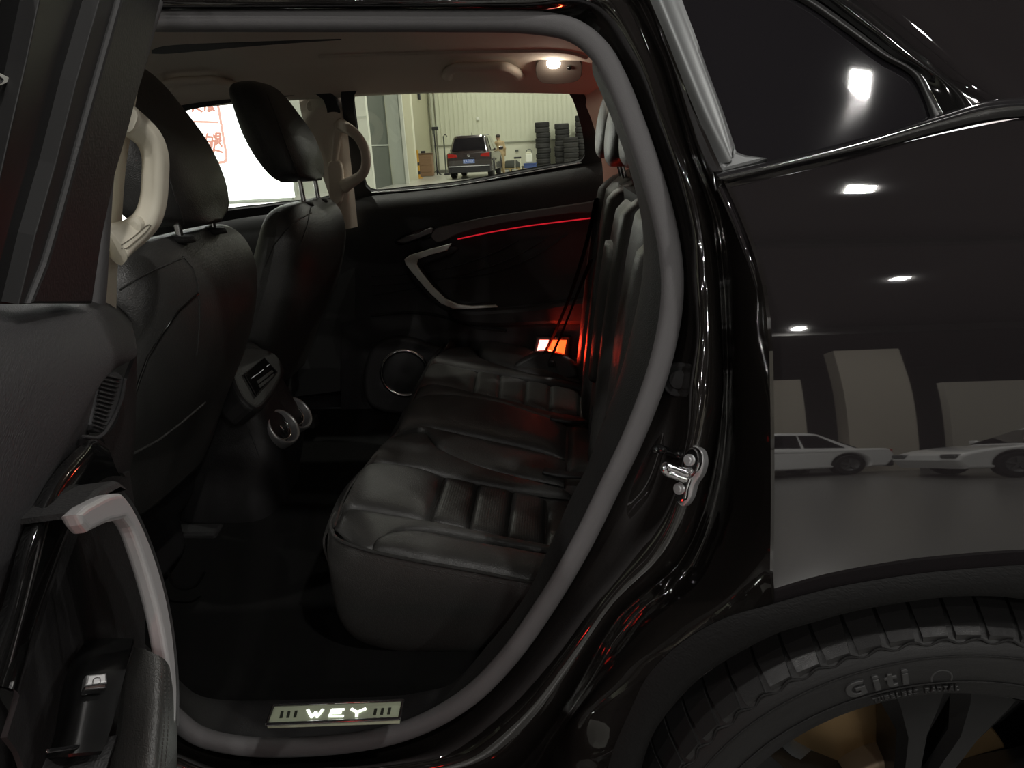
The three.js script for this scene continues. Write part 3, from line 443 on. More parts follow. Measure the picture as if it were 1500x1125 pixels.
// --- rear wheel
{
  const Z = WC.z, c = V(WC.x, WC.y, Z - .115);
  // sidewall and tread: [radius, offset from the mid plane]
  part('tyre', lathe([[.272, .112], [.285, .118], [.30, .122], [.318, .123], [.335, .119], [.347, .111], [.356, .1], [.362, .088], [.365, .06], [.365, .02], [.358, .018], [.358, .008], [.365, .006], [.366, -.02], [.358, -.022], [.358, -.034], [.364, -.036], [.362, -.08], [.35, -.11], [.31, -.122], [.272, -.112]], V(0, 0, 1), c, 128), M.rubberTyre, car, 'black tyre with ribbed tread shoulder');
  const tyre = car.children[car.children.length - 1];
  const blk = (() => { const s = (w, l0, l1) => { const sh = []; const rows = []; for (const t of [0, .35, .7, 1]) { const prof = table([[0, [0]], [1, [0]]]); const off = lerp(.112, .028, t), r = t === 0 ? .352 : t < .5 ? .368 : .376; const hw = w * (t === 0 ? .8 : 1), sk = t * .012; rows.push([V(-hw + sk, r - .014, off), V(-hw + sk, r, off), V(hw + sk, r, off), V(hw + sk, r - .014, off)]); } return gridGeo(rows, { closeU: true, caps: true }); }; return s(.0165, 0, 0).toNonIndexed(); })();
  blk.computeVertexNormals();
  const N = 62; for (let k = 0; k < N; k++) { const a = k * 2 * Math.PI / N, m = new THREE.Mesh(blk, M.tread); m.name = numbered('tread_block'); m.rotation.z = a; m.position.copy(c).sub(worldOf(tyre)); m.castShadow = m.receiveShadow = true; tyre.add(m); }
  // scalloped band moulded between tread and sidewall
  const wav = []; for (let k = 0; k < 312; k++) { const a = k / 312 * 2 * Math.PI, r = .345 + .0035 * Math.sin(k / 312 * 62 * 2 * Math.PI); wav.push(V(c.x + r * Math.cos(a), c.y + r * Math.sin(a), c.z + .1135)); }
  part('moulded_band', tube(wav, .0016, 624, true, 5), M.rubberTyre, tyre);
  for (const [r, o] of [[.331, .121], [.297, .1225]]) { const q = []; for (let k = 0; k < 96; k++) { const a = k / 96 * 2 * Math.PI; q.push(V(c.x + r * Math.cos(a), c.y + r * Math.sin(a), c.z + o)); } part('moulded_ring', tube(q, .0012, 192, true, 5), M.rubberTyre, tyre); }
  const font = await new FontLoader().loadAsync('fonts/droid/droid_sans_bold.typeface.json');
  const lt = (s, size, th, r, sx = 1.35) => { const g = new TextGeometry(s, { font, size, depth: .003, curveSegments: 4, bevelEnabled: true, bevelThickness: .0006, bevelSize: .0006, bevelSegments: 1 }); g.computeBoundingBox(); g.translate(-(g.boundingBox.max.x + g.boundingBox.min.x) / 2, 0, 0); g.scale(sx, 1, 1); g.rotateZ(th - Math.PI / 2); g.translate(c.x + r * Math.cos(th), c.y + r * Math.sin(th), c.z + .1215); return g; };
  const th0 = p => { const w = at(p[0], p[1], Z); return Math.atan2(w.y - c.y, w.x - c.x); };
  const a0 = th0([1242, 985]), a1 = th0([1320, 968]);
  ['G', 'i', 't', 'i'].forEach((s, k) => part('raised_letter', lt(s, .019, lerp(a0, a1, [0, .42, .7, .98][k]), .303), std([.03, .03, .03], .5), tyre));
  { const a = th0([1376, 958]), r = .303; const cc = V(c.x + r * Math.cos(a), c.y + r * Math.sin(a), c.z + .1215); const g = new THREE.TorusGeometry(.011, .0016, 6, 20, Math.PI * 1.2); g.rotateZ(a - Math.PI / 2 - .3); g.translate(cc.x, cc.y, cc.z); part('raised_emblem', g, std([.03, .03, .03], .5), tyre); }
  part('small_lettering', merge([...'TUBELESS RADIAL'].map((ch, k) => ch === ' ' ? null : lt(ch, .006, th0([1275, 1010]) - k * .022, .287, 1.1)).filter(Boolean)), M.rubberTyre, tyre);
  // rim
  part('rim', lathe([[.262, .095], [.268, .108], [.274, .112], [.2785, .108], [.2785, .1], [.26, .088], [.252, .06], [.25, -.05], [.262, -.1]], V(0, 0, 1), c, 128), M.gloss, car, 'gloss black wheel rim');
  const rim = car.children[car.children.length - 1];
  const spokeAt = a => { const rows = []; for (const [r, w, h0, h1] of [[.055, .02, .06, .04], [.12, .017, .078, .04], [.19, .019, .092, .05], [.245, .04, .1, .06], [.262, .048, .1, .07]]) rows.push([V(-w, r, h0 - .012), V(-w * .55, r, h0), V(w * .55, r, h0), V(w, r, h0 - .012), V(w * .7, r, h1 - .04), V(-w * .7, r, h1 - .04)]); const g = toCreasedNormals(gridGeo(rows, { closeU: true, caps: true }), .5); g.rotateZ(a - Math.PI / 2); g.translate(c.x, c.y, c.z); return g; };
  const thS = th0([1195, 1095]), thS2 = th0([1400, 1060]);
  for (let k = 0; k < 5; k++) for (const d of [-.16, .16]) part('spoke', spokeAt(thS2 - .02 + k * 2 * Math.PI / 5 + d), M.rim, rim);
  part('hub_cap', lathe([[0, .075], [.03, .075], [.06, .07], [.075, .05], [.075, 0]], V(0, 0, 1), c, 40), M.rim, rim);
  part('brake_disc', lathe([[.09, .0], [.165, .0], [.168, -.004], [.168, -.024], [.165, -.028], [.09, -.028]], V(0, 0, 1), V(c.x, c.y, c.z - .0), 90), M.disc, car, 'rust brown brake disc');
  part('disc_hat', lathe([[.0, .035], [.085, .035], [.092, .028], [.092, -.0]], V(0, 0, 1), c, 60), std([.2, .15, .1], .6, { metalness: .5 }), car);
  { const rows = []; for (let i = 0; i <= 10; i++) { const a = 2.55 + i * .09; const P = (r, z) => V(c.x + r * Math.cos(a), c.y + r * Math.sin(a), c.z + z); rows.push([P(.12, .035), P(.18, .035), P(.195, .02), P(.195, -.05), P(.12, -.05)]); } part('brake_caliper', gridGeo(rows, { closeU: true, caps: true }), M.satinGrey, car); }
}
// --- pillar trim, belt moulding, quarter window
{
  const P = (a, off) => a.map(p => onSkin(p[0], p[1], off));
  part('pillar_trim', sheet([P([[934, -40], [952, 0], [976, 56], [1000, 118], [1022, 172], [1052, 240]], .002), P([[950, -40], [968, 0], [990, 56], [1013, 112], [1038, 172], [1070, 236]], .012), P([[975, -40], [990, 0], [1011, 52], [1032, 106], [1052, 160], [1072, 222]], .012), P([[984, -40], [999, 0], [1018, 50], [1037, 104], [1058, 160], [1077, 216]], .004)], 60, 18, { thick: .006 }), M.satinGrey, car, 'satin grey pillar strip beside the quarter window');
  part('trim_foot', slab(P([[1050, 240], [1070, 228], [1074, 212], [1080, 222], [1092, 226], [1126, 231], [1110, 238], [1060, 250]], .006), V(0, .45, .9).normalize(), .012, .004), M.satinGrey, car);
  const b = [[[1050, 252], [1130, 234], [1250, 205], [1380, 165], [1440, 147], [1520, 140], [1600, 136]], [[1054, 261], [1135, 243], [1256, 214], [1384, 177], [1450, 160], [1520, 154], [1600, 150]], [[1056, 271], [1140, 252], [1260, 225], [1390, 192], [1455, 178], [1520, 171], [1600, 167]]];
  part('belt_moulding', sheet([P(b[0], -.004), P(b[0].map((p, i) => [p[0], lerp(p[1], b[1][i][1], .4)]), .014), P(b[1], .016), P(b[2], -.002)], 70, 16, { thick: .005 }), M.darkChrome, car, 'dark chrome belt moulding');
  part('moulding_cap', slab(P([[1046, 250], [1060, 248], [1062, 268], [1054, 274]], .01), V(0, .3, .95).normalize(), .02, .004), M.gloss, car);
  // glass
  part('quarter_window', sheet([P([[985, -20], [1004, 40], [1030, 105], [1056, 165], [1078, 242]], -.003), P([[1090, -30], [1110, 40], [1130, 105], [1150, 160], [1170, 232]], -.003), P([[1190, -20], [1218, 40], [1246, 100], [1270, 150], [1282, 206]], -.003), P([[1235, 0], [1290, 44], [1328, 84], [1352, 122], [1366, 180]], -.004)], 40, 40, { thick: .004 }), M.tint, car, 'dark tinted quarter window');
  // black bezel and pillar behind the glass
  part('window_bezel', sheet([P([[1130, -20], [1182, 8], [1240, 48], [1290, 84], [1334, 110], [1352, 140], [1364, 174]], -.001), P([[1140, -24], [1190, 4], [1246, 44], [1296, 80], [1340, 106], [1358, 138], [1372, 172]], .006), P([[1152, -24], [1200, 4], [1256, 44], [1304, 80], [1348, 108], [1366, 140], [1384, 170]], .0)], 60, 10, { thick: .004 }), std([.03, .03, .03], .4), car, 'dark grey bezel of the quarter window');
  part('rear_pillar', sheet([P([[1158, -24], [1206, 4], [1262, 46], [1308, 82], [1350, 110], [1368, 140], [1386, 172]], .0), P([[1190, -24], [1236, 4], [1292, 48], [1336, 84], [1380, 116], [1404, 138], [1416, 160]], .01), P([[1214, -24], [1256, 2], [1312, 46], [1360, 88], [1400, 122], [1428, 142], [1440, 152]], .0)], 60, 12, { thick: .004 }), M.gloss, car, 'gloss black rear pillar');
  part('tail_panel', sheet([P([[1196, -34], [1238, -2], [1296, 44], [1344, 86], [1386, 122], [1424, 152]], -.008), P([[1240, -34], [1284, 0], [1340, 46], [1390, 90], [1426, 122], [1462, 146]], -.0), P([[1340, -34], [1370, 0], [1420, 46], [1460, 90], [1496, 122], [1524, 142]], -.004), P([[1480, -34], [1500, 0], [1540, 46], [1580, 90], [1600, 122], [1620, 138]], -.012), P([[1600, -34], [1640, 0], [1680, 46], [1700, 90], [1710, 122], [1720, 136]], -.03)], 50, 40, { thick: .004 }), M.paint, car, 'glossy black tail panel behind the window');
}
// --- striker, bump stop, plug on the jamb
{
  const S = car;
  const Pj = (x, y, l = 0) => { const p = onMesh(x, y, jamb, 0); return p.addScaledVector(ray(x, y).normalize(), -l); };
  const c0 = Pj(1004, 690), n = EYE.clone().sub(c0).normalize().add(V(-.9, 0, .1)).normalize();
  const pt = (x, y, l) => onPlane(x, y, c0.clone().addScaledVector(n, l), n);
  part('door_striker', slab([[988, 726], [994, 737], [1002, 732], [1006, 716], [1012, 700], [1020, 690], [1024, 676], [1022, 662], [1014, 655], [1005, 660], [1000, 672], [1000, 688], [992, 702], [988, 714]].map(p => pt(p[0], p[1], .012)), n, .008, .002, { smooth: 60 }), M.chrome, S, 'bright metal door striker');
  const st = car.children[car.children.length - 1];
  part('striker_base', slab([[992, 736], [1000, 742], [1010, 730], [1016, 710], [1026, 694], [1030, 676], [1026, 660], [1016, 655], [1006, 664], [1000, 690], [992, 716]].map(p => pt(p[0], p[1], .005)), n, .012, .002, { smooth: 60 }), M.satin, st);
  for (const q of [[1009, 674], [994, 716]]) { const p = pt(q[0], q[1], .013); part('bolt', toCreasedNormals(lathe([[0, .0026], [.0035, .0026], [.004, .001], [.0066, .001], [.007, -.003], [.0, -.003]], n, p, 24), .5), M.satin, st); }
  const e = [974, 683], e2 = [977, 692];
  const A = pt(1006, 694, .014), B = pt(976, 682, .03), B2 = pt(977, 692, .03), A2 = pt(1004, 702, .014);
  part('striker_loop', merge([tube([A, A.clone().lerp(B, .7), B, B.clone().lerp(B2, .5).addScaledVector(n, .004), B2, A2.clone().lerp(B2, .6), A2], .0048, 48, false, 12), bar(A.clone().lerp(B, .1), A.clone().lerp(B, .3), .0062, 14), bar(A2.clone().lerp(B2, .1), A2.clone().lerp(B2, .3), .0062, 14)]), M.chrome, st);
  part('bump_stop', tube([Pj(995, 666, .004), Pj(978, 661, .012), Pj(963, 656, .016), Pj(961, 659, .02)], .0052, 24, false, 10), M.gloss, car);
  const p = Pj(994, 556, .002), pn = EYE.clone().sub(p).normalize().add(V(-.3, 0, 0)).normalize();
  part('jamb_plug', lathe([[0, .004], [.010, .004], [.0115, .001], [.0118, -.001], [.016, -.001], [.0185, .0025], [.021, .001], [.022, -.004], [0, -.004]], pn, p, 36), M.darkTrim, car);
}
// --- roof, far side, floor, nose and tail close the body round the cabin
{
  const secs = [];
  for (const [x, h, w] of [[-2.5, .98, .7], [-2.0, 1.08, .72], [-1.55, 1.4, .6], [-1.1, 1.535, .56], [-.5, 1.575, .55], [.1, 1.555, .55], [.5, 1.50, .55], [.9, 1.42, .54]]) secs.push([V(x, h - .075, w + .05), V(x, h - .03, w), V(x, h, w * .7), V(x, h + .012, 0), V(x, h, -w * .7), V(x, h - .03, -w), V(x, h - .075, -w - .05)]);
  part('roof', sheet(secs.slice(3), 40, 40, { thick: .006 }), M.paint, car);
  part('bonnet', sheet(secs.slice(0, 2).concat([[V(-1.95, 1.09, .72), V(-1.95, 1.1, .7), V(-1.95, 1.11, .5), V(-1.95, 1.115, 0), V(-1.95, 1.11, -.5), V(-1.95, 1.1, -.7), V(-1.95, 1.09, -.72)]]), 24, 8, { thick: .006 }), M.paint, car);
  part('windscreen', sheet(secs.slice(1, 4).map(s => s.map(p => p.clone().add(V(0, -.01, 0)))), 24, 12, { thick: .004 }), M.clearGlass, car);
  part('firewall', bx(-1.98, -1.9, .3, 1.05, -.78, .78), M.dark, car);
  part('tailgate', bx(.98, 1.04, .4, 1.44, -.75, .66), M.paint, car);
  part('floor_pan', bx(-1.95, 1.0, .33, .40, -.78, .78), M.dark, car);
  part('far_skin', sheet([[V(-2, .35, -.86), V(-.5, .35, -.88), V(1, .35, -.86)], [V(-2, .8, -.9), V(-.5, .8, -.93), V(1, .8, -.9)], [V(-2, 1.08, -.84), V(-.5, 1.1, -.86), V(1, 1.16, -.82)]], 20, 12, { thick: .006 }), M.paint, car);
  part('front_door', sheet([[V(-1.75, .42, .87), V(-1.2, .42, .89), V(-.66, .42, .88)], [V(-1.75, .8, .92), V(-1.2, .8, .935), V(-.66, .8, .92)], [V(-1.75, 1.08, .83), V(-1.2, 1.1, .85), V(-.66, 1.12, .83)]], 20, 12, { thick: .03 }), M.paint, car);
  part('parcel_wall', bx(.34, .97, .42, 1.1, -.74, .6), M.carpet, car);
}
// ---------------------------------------------------------------- the car: cabin
const rowZ = (pts, z) => pts.map(p => at(p[0], p[1], p[2] ?? z));
// --- sill and wheelhouse trim: from the inner edge up to the seal
{
  const inner = [[190, 930, .70], [240, 975, .70], [262, 1002, .70], [287, 1021, .70], [321, 1029, .70], [415, 1029, .70], [491, 1027, .70], [593, 1022, .70], [623, 1017, .70], [663, 1007, .695], [690, 983, .69], [717, 950, .68], [750, 910, .67], [783, 860, .655], [803, 817, .645], [843, 727, .63], [863, 690, .62], [885, 630, .61], [912, 555, .60], [932, 480, .59], [948, 400, .575], [948, 330, .56], [930, 250, .55], [905, 180, .54], [880, 120, .53]].map(p => at(...p));
  const outer = [...sealC].reverse().slice(0, 23).map(p => p.clone().add(V(0, -.004, -.006)));
  const A = spl(inner, 90), B = spl(outer, 90), mid = A.map((a, i) => a.clone().lerp(B[i], .55).addScaledVector(V(-.3, .4, .2).normalize(), .012)), low = A.map((a, i) => { const t = Math.min(1, Math.max(0, (i / 89 - .5) / .15)); return a.clone().add(V(lerp(-.02, .05, t), lerp(-.1, -.01, t), lerp(-.03, -.06, t))); });
  part('sill_trim', sheet([low, A, mid, B], 90, 18, { thick: .004 }), M.darkTrim, car, 'black scuff trim along the sill and wheelhouse');
}
const sillTrim = car.children[car.children.length - 1];
// --- lit sill plate with its lettering
{
  const Y = .556, q = p => ay(p[0], p[1], Y), n = V(0, 1, 0);
  const o = [[391, 1061], [585, 1054], [590, 1027], [401, 1034]].map(q);
  part('sill_plate', slab(o, n, .008, .002), std([.5, .55, .4], .42, { metalness: .3 }), car, 'brushed metal sill plate with lit letters');
  const pl = car.children[car.children.length - 1];
  const up = V(0, .0012, 0), zp = (zx, zy) => q([370 + zx / 6, 1000 + zy / 6]).add(up);
  const slot = std([.012, .014, .008], .6);
  for (const [x0, y0] of [[236, 312], [296, 310], [358, 308], [1058, 288], [1120, 284], [1182, 280]]) part('slot', slab([zp(x0, y0), zp(x0 + 26, y0 - 1), zp(x0 + 38, y0 - 58), zp(x0 + 14, y0 - 57)], n, .002, .0004), slot, pl);
  const glow = std([.9, .9, .9], .4, { emissive: C3(.95, 1, .93), emissiveIntensity: 2.4 });
  const strip = (pts, w) => merge(pts.slice(1).map((b, i) => { const a = zp(...pts[i]), e = zp(...b), d = e.clone().sub(a), s = V(-d.z, 0, d.x).normalize().multiplyScalar(w / 2); d.normalize().multiplyScalar(w * .3); return slab([a.clone().add(s).sub(d), a.clone().sub(s).sub(d), e.clone().sub(s).add(d), e.clone().add(s).add(d)].reverse(), n, .0022, .0004); }));
  part('lit_letter', strip([[486, 243], [520, 302], [556, 262], [568, 300], [616, 240]], .0036), glow, pl);
  part('lit_letter', merge([strip([[800, 238], [700, 240], [676, 296], [794, 296]], .0030), strip([[696, 268], [776, 266]], .0026)]), glow, pl);
  part('lit_letter', merge([strip([[872, 234], [918, 262], [990, 232]], .0036), strip([[918, 262], [914, 296]], .0036)]), glow, pl);
  const li = new THREE.RectAreaLight(C3(.95, 1, .93), 5, .11, .012); const c = zp(740, 268); li.position.copy(c).add(V(-CARX, .004, 0)); li.rotation.x = Math.PI / 2; li.name = 'sill_light'; car.add(li);
  const edge = M.darkChrome;
  part('plate_rim', merge([[[124, 372], [185, 205]], [[185, 205], [1325, 162]], [[1325, 162], [1290, 322]], [[1290, 322], [124, 372]]].map(([a, b]) => bar(zp(...a), zp(...b), .0022, 8))), edge, pl);
}
// --- carpet and floor mat
part('carpet', sheet([[V(-1.6, .44, .72), V(-1.1, .42, .71), V(-.6, .415, .705), V(0, .42, .70)], [V(-1.6, .43, .4), V(-1.1, .41, .4), V(-.6, .405, .4), V(0, .41, .4)], [V(-1.6, .47, 0), V(-1.1, .47, 0), V(-.6, .45, 0), V(0, .45, 0)], [V(-1.6, .43, -.4), V(-1.1, .41, -.4), V(-.6, .405, -.4), V(0, .41, -.4)], [V(-1.6, .44, -.72), V(-1.1, .42, -.72), V(-.6, .415, -.72), V(0, .42, -.72)]], 30, 40, { thick: .02 }), M.carpet, car, 'black cabin carpet');
// --- headliner
{
  const sec = [[.585, 1.468], [.565, 1.482], [.52, 1.495], [.3, 1.522], [.0, 1.53], [-.3, 1.522], [-.44, 1.505], [-.50, 1.497], [-.56, 1.478], [-.64, 1.45], [-.675, 1.43]];
  const dy = x => x < -.4 ? -.02 * Math.max(0, (-.7 - x)) : -.05 * (x + .4) - .05 * Math.max(0, x + .1) ** 1.5;
  const rows = sec.map(([z, y]) => [-1.5, -1.1, -.7, -.35, -.1, .1, .3, .5, .9].map(x => V(x, y + dy(x) - (x < -1.2 ? .04 : 0), z)));
  part('headliner', sheet(rows, 50, 50, { thick: .008 }), M.headliner, car, 'beige fabric headliner');
  const hl = car.children[car.children.length - 1];
  const H = (x, y, l = .002) => onMesh(x, y, hl, l);
  // sunroof blind
  const pts0 = [[225, 78], [236, 70], [262, 66], [330, 62.5], [400, 60], [500, 57.5], [500, 52], [225, 52]].map(p => H(...p, .004) || ay(p[0], p[1], 1.505));
  part('sunroof_blind', sheet([[[222, 74], [236, 69], [262, 66], [330, 63], [400, 60.5], [500, 57.3]], [[222, 78.5], [240, 79], [290, 75], [350, 69.5], [420, 64], [500, 58.6]]].map(r => r.map(p => H(...p, .004))), 40, 4, { thick: .003 }), M.dark, hl, 'dark sunroof blind');
  part('liner_ridge', tube([[470, 82], [560, 79], [660, 76], [760, 74], [815, 74], [842, 78], [858, 84]].map(p => H(...p, .002)).filter(Boolean), .006, 50, false, 8), M.headliner, hl);
  // grab handles on the far rail
  const handle = (px, nm) => { const q = p => H(p[0], p[1], 0) || at(p[0], p[1], -.57); const [a, b, c, d, e, f] = px.map(q); const n = V(0, -.55, .83).normalize();
    const out = (p, k) => p.clone().addScaledVector(n, k);
    part('ceiling_handle', sweep([out(a, -.004), out(b, .022), out(c, .03), out(c.clone().lerp(d, .5), .031), out(d, .03), out(e, .022), out(f, -.004)], rrect(.024, .02, .009, 3), 50, n, { scale: t => 1 + .35 * Math.abs(2 * t - 1) ** 3 }), M.headliner, hl, nm); };
  handle([[655, 112], [660, 97], [674, 90], [738, 89], [752, 97], [762, 112]], 'beige grab handle above the far rear window');
  handle([[243, 128], [250, 117], [268, 111], [318, 109], [332, 115], [345, 126]], 'beige grab handle above the far front window');
  // dome lamp
  const n = V(-.05, -.8, .6).normalize(), base = [[790, 88], [846, 88], [853, 97], [846, 106], [794, 107], [785, 98]].map(p => H(p[0], p[1], .003)).filter(Boolean);
  part('dome_lamp', slab(base.map(p => onPlaneOf(p, base[0], n)), n, .006, .002, { smooth: 40 }), std([.12, .10, .085], .6), hl);
  const dl = hl.children[hl.children.length - 1];
  const lens = [[802, 91], [818, 90.5], [821, 95], [817, 100], [805, 100.5], [801, 96]].map(p => onPlane(p[0], p[1], base[0].clone().addScaledVector(n, .004), n));
  part('lamp_lens', slab(lens, n, .006, .002, { smooth: 30 }), std([.9, .9, .88], .4, { emissive: C3(1, .93, .82), emissiveIntensity: 14 }), car, 'glowing white dome lamp lens');
  const lc = lens.reduce((a, p) => a.add(p), V(0, 0, 0)).multiplyScalar(1 / lens.length).addScaledVector(n, .006);
  const a = new THREE.PointLight(C3(1, .9, .74), DOME_POWER, 0, 2); a.shadow.radius = .5; a.castShadow = true; a.position.copy(lc).addScaledVector(n, .014).add(V(-CARX, 0, 0)); a.name = 'dome_light'; car.add(a);
  part('lamp_switch', lathe([[0, .004], [.005, .004], [.007, 0], [0, 0]], n, onPlane(834, 99, base[0].clone().addScaledVector(n, .002), n), 16), M.gloss, car);
}
function onPlaneOf(p, o, n) { return p.clone().addScaledVector(n, -p.clone().sub(o).dot(n)); }
// --- far side: pillars, doors, glass
{
  const D = thing, far = -.70;
  // rear door window: frame as a plate with an opening, then the pane
  const win = [[517, 140], [524, 130], [540, 128], [640, 127], [740, 126.5], [815, 127], [829, 131], [838, 141], [848, 168], [855, 196], [857, 232], [850, 238], [800, 247], [750, 256], [680, 269], [600, 278], [545, 282], [536, 276], [528, 230], [520, 180]];
  const frame = [[500, 130], [516, 118], [540, 117], [640, 119], [740, 118], [812, 118], [842, 122], [862, 150], [880, 190], [892, 240], [880, 252], [800, 268], [700, 284], [600, 296], [540, 300], [512, 300], [508, 240], [504, 180]];
  const lean = p => { const y = at(p[0], p[1], -.74).y; return at(p[0], p[1], table([[1.1, -.80], [1.2, -.765], [1.3, -.725], [1.45, -.655]])(y)); };
  const wn = (() => { const a = lean([540, 282]), b = lean([850, 238]), c = lean([740, 127]); return b.clone().sub(a).cross(c.clone().sub(a)).normalize(); })();
  const o = lean([540, 282]), pl = p => onPlane(p[0], p[1], o, wn);
  part('far_rear_door', sheet([
    rowZ([[500, 300], [520, 292], [545, 287], [640, 277], [750, 260], [858, 239], [900, 229]], -.775),
    rowZ([[500, 303], [520, 296], [545, 291], [640, 281], [750, 264], [858, 243], [900, 233]], -.755),
    rowZ([[500, 316], [520, 310], [545, 305], [640, 295], [750, 279], [858, 260], [900, 252]], -.728),
    rowZ([[500, 345], [520, 340], [545, 338], [640, 324], [750, 305], [858, 287], [900, 280]], -.722),
    rowZ([[500, 400], [520, 390], [560, 378], [640, 358], [750, 340], [858, 325], [900, 318]], -.722),
    rowZ([[500, 455], [520, 450], [545, 445], [640, 430], [750, 420], [858, 410], [900, 405]], -.728),
    rowZ([[500, 520], [520, 515], [545, 505], [640, 480], [750, 470], [858, 465], [900, 462]], -.712),
    rowZ([[500, 590], [520, 590], [545, 585], [640, 570], [750, 560], [858, 550], [900, 545]], -.712),
    rowZ([[500, 680], [520, 680], [545, 675], [640, 660], [750, 650], [858, 640], [900, 635]], -.73)], 60, 50, { thick: .01 }), M.plastic, car, 'closed far rear door with black trim');
  const dr = car.children[car.children.length - 1];
  part('window_frame', slab(frame.map(pl), wn, .02, .003, { smooth: 90, holes: [win.map(pl)] }), M.plastic, car, 'black far rear window frame');
  part('far_rear_window', slab(win.map(p => onPlane(p[0], p[1], o.clone().addScaledVector(wn, -.008), wn)), wn, .003, 0, { smooth: 70 }), M.glass, car, 'far rear door glass');
  part('glass_channel', tube([[545, 282], [600, 278.5], [680, 269.5], [750, 257], [800, 248], [851, 238.5]].map(p => onPlane(p[0], p[1], o.clone().addScaledVector(wn, .002), wn)), .0022, 40, false, 6), M.satin, car);
  // brushed trim, red strip
  const fz = (px, z, d, b, o) => slabZ(px, z, d, b, o);
  part('door_insert', fz([[630, 346], [636, 336], [660, 329], [720, 317], [800, 305], [860, 296], [876, 294], [875, 310], [840, 313], [780, 321], [720, 331], [672, 343], [640, 356]], -.70, .012, .004, { smooth: 80 }), phy([.13, .122, .12], .34, { metalness: .4, bumpMap: rep(cloudT, 4), bumpScale: .0004 }), dr, 'dark brushed door insert');
  part('insert_nose', fz([[577, 355], [590, 345], [610, 338], [634, 332], [637, 338], [630, 347], [606, 354], [584, 360]], -.70, .012, .004, { smooth: 50 }), M.gloss, dr);
  part('inner_door_handle', fz([[581, 354], [596, 346], [612, 342], [633, 334], [634, 341], [624, 345], [606, 352], [590, 356]], -.692, .01, .003, { smooth: 50 }), phy([.2, .19, .19], .3, { metalness: .8 }), dr, 'slim inner door handle');
  part('ambient_strip', tube([[671, 350], [720, 340], [770, 331.5], [820, 325], [866, 319.5]].map(p => at(p[0], p[1], -.699)), .002, 40, false, 8), std([.2, .01, .015], .5, { emissive: C3(1, .02, .04), emissiveIntensity: .5 }), dr, 'thin glowing red light strip');
  part('pull_handle', fz([[592, 380], [600, 374], [630, 365], [661, 357], [655, 367], [632, 373], [612, 380], [610, 388], [617, 400], [634, 421], [652, 438], [672, 447], [690, 449], [726, 447.5], [729, 450], [690, 452.5], [664, 452.5], [646, 445], [626, 426], [604, 400], [594, 387]], -.672, .014, .0025), std([.85, .9, .84], .4, { metalness: .1 }), dr, 'bright satin metal pull handle');  // pale greenish colour stands in for light mirrored from the door opening
  part('handle_bracket', fz([[600, 382], [606, 380], [660, 360], [672, 366], [640, 382], [620, 392], [640, 424], [670, 446], [726, 446], [726, 462], [660, 460], [620, 430], [596, 396]], -.688, .03, .008, { smooth: 60 }), M.darkTrim, dr);
  part('armrest', fz([[655, 456], [700, 455], [780, 449], [860, 438], [880, 440], [880, 470], [800, 476], [700, 478], [660, 470]], -.68, .05, .014, { smooth: 70 }), M.darkTrim, dr);
  for (const c of [[[545, 405], [600, 402], [660, 392], [720, 372], [760, 352]], [[545, 418], [610, 414], [680, 402], [750, 378], [800, 350]], [[548, 432], [600, 424], [640, 416]], [[640, 408], [720, 400], [790, 372], [830, 345]]]) part('trim_crease', tube(c.map(p => onMesh(p[0], p[1], dr, .001)).filter(Boolean), .0022, 40, false, 6), M.darkTrim, dr);
  part('pocket_lip', tube([[545, 462], [600, 458], [640, 462], [700, 480], [740, 484]].map(p => onMesh(p[0], p[1], dr, .002)).filter(Boolean), .005, 40, false, 8), M.darkTrim, dr);
  // speaker
  const sc = at(593, 546, -.665), sn = V(.10, .1, 1).normalize();
  part('speaker_pod', slab([[532, 560], [536, 530], [548, 506], [575, 494], [605, 496], [640, 508], [672, 516], [660, 545], [640, 585], [600, 606], [560, 604], [538, 590]].map(p => onPlane(p[0], p[1], sc, sn)), sn, .05, .014, { smooth: 80, seg: 4 }), M.darkTrim, dr);
  const spk = lathe([[0, .008], [.03, .012], [.068, .004], [.072, -.006], [0, -.006]], sn, sc.clone().addScaledVector(sn, .003), 48);
  part('speaker', spk, std([.01, .01, .01], .7), dr, 'round black door speaker');
  const ring = lathe([[.070, .002], [.073, .010], [.080, .010], [.085, .002], [.085, -.008], [.070, -.008]], sn, sc.clone().addScaledVector(sn, .002), 64);
  part('speaker_ring', ring, M.chrome, dr, 'chrome speaker ring');
  // pillars
  part('far_pillar', sheet([rowZ([[436, 100], [440, 160], [462, 230], [480, 280], [495, 335]], -.70), rowZ([[462, 100], [470, 160], [480, 230], [490, 280], [498, 335]], -.68), rowZ([[494, 106], [498, 160], [499, 220], [506, 280], [510, 335]], -.68), rowZ([[506, 124], [507, 160], [512, 220], [519, 280], [524, 332]], -.70)], 30, 20, { thick: .01 }), M.headliner, car, 'beige far centre pillar trim');
  const fp = car.children[car.children.length - 1];
  part('belt_guide', slab([[493, 240], [502, 178], [500, 172], [488, 180], [484, 236]].map(p => at(p[0], p[1], -.665)), V(0, 0, 1), .02, .006), M.headliner, fp);
  part('pillar_button', lathe([[0, .003], [.013, .003], [.016, 0], [0, 0]], V(.1, 0, 1).normalize(), at(456, 155, -.69), 24), M.headliner, fp);
  part('pillar_cap', slab([[481, 238], [497, 236], [502, 258], [498, 298], [486, 300], [480, 262]].map(p => at(p[0], p[1], -.664)), V(0, 0, 1), .02, .005, { smooth: 40 }), M.headliner, fp);
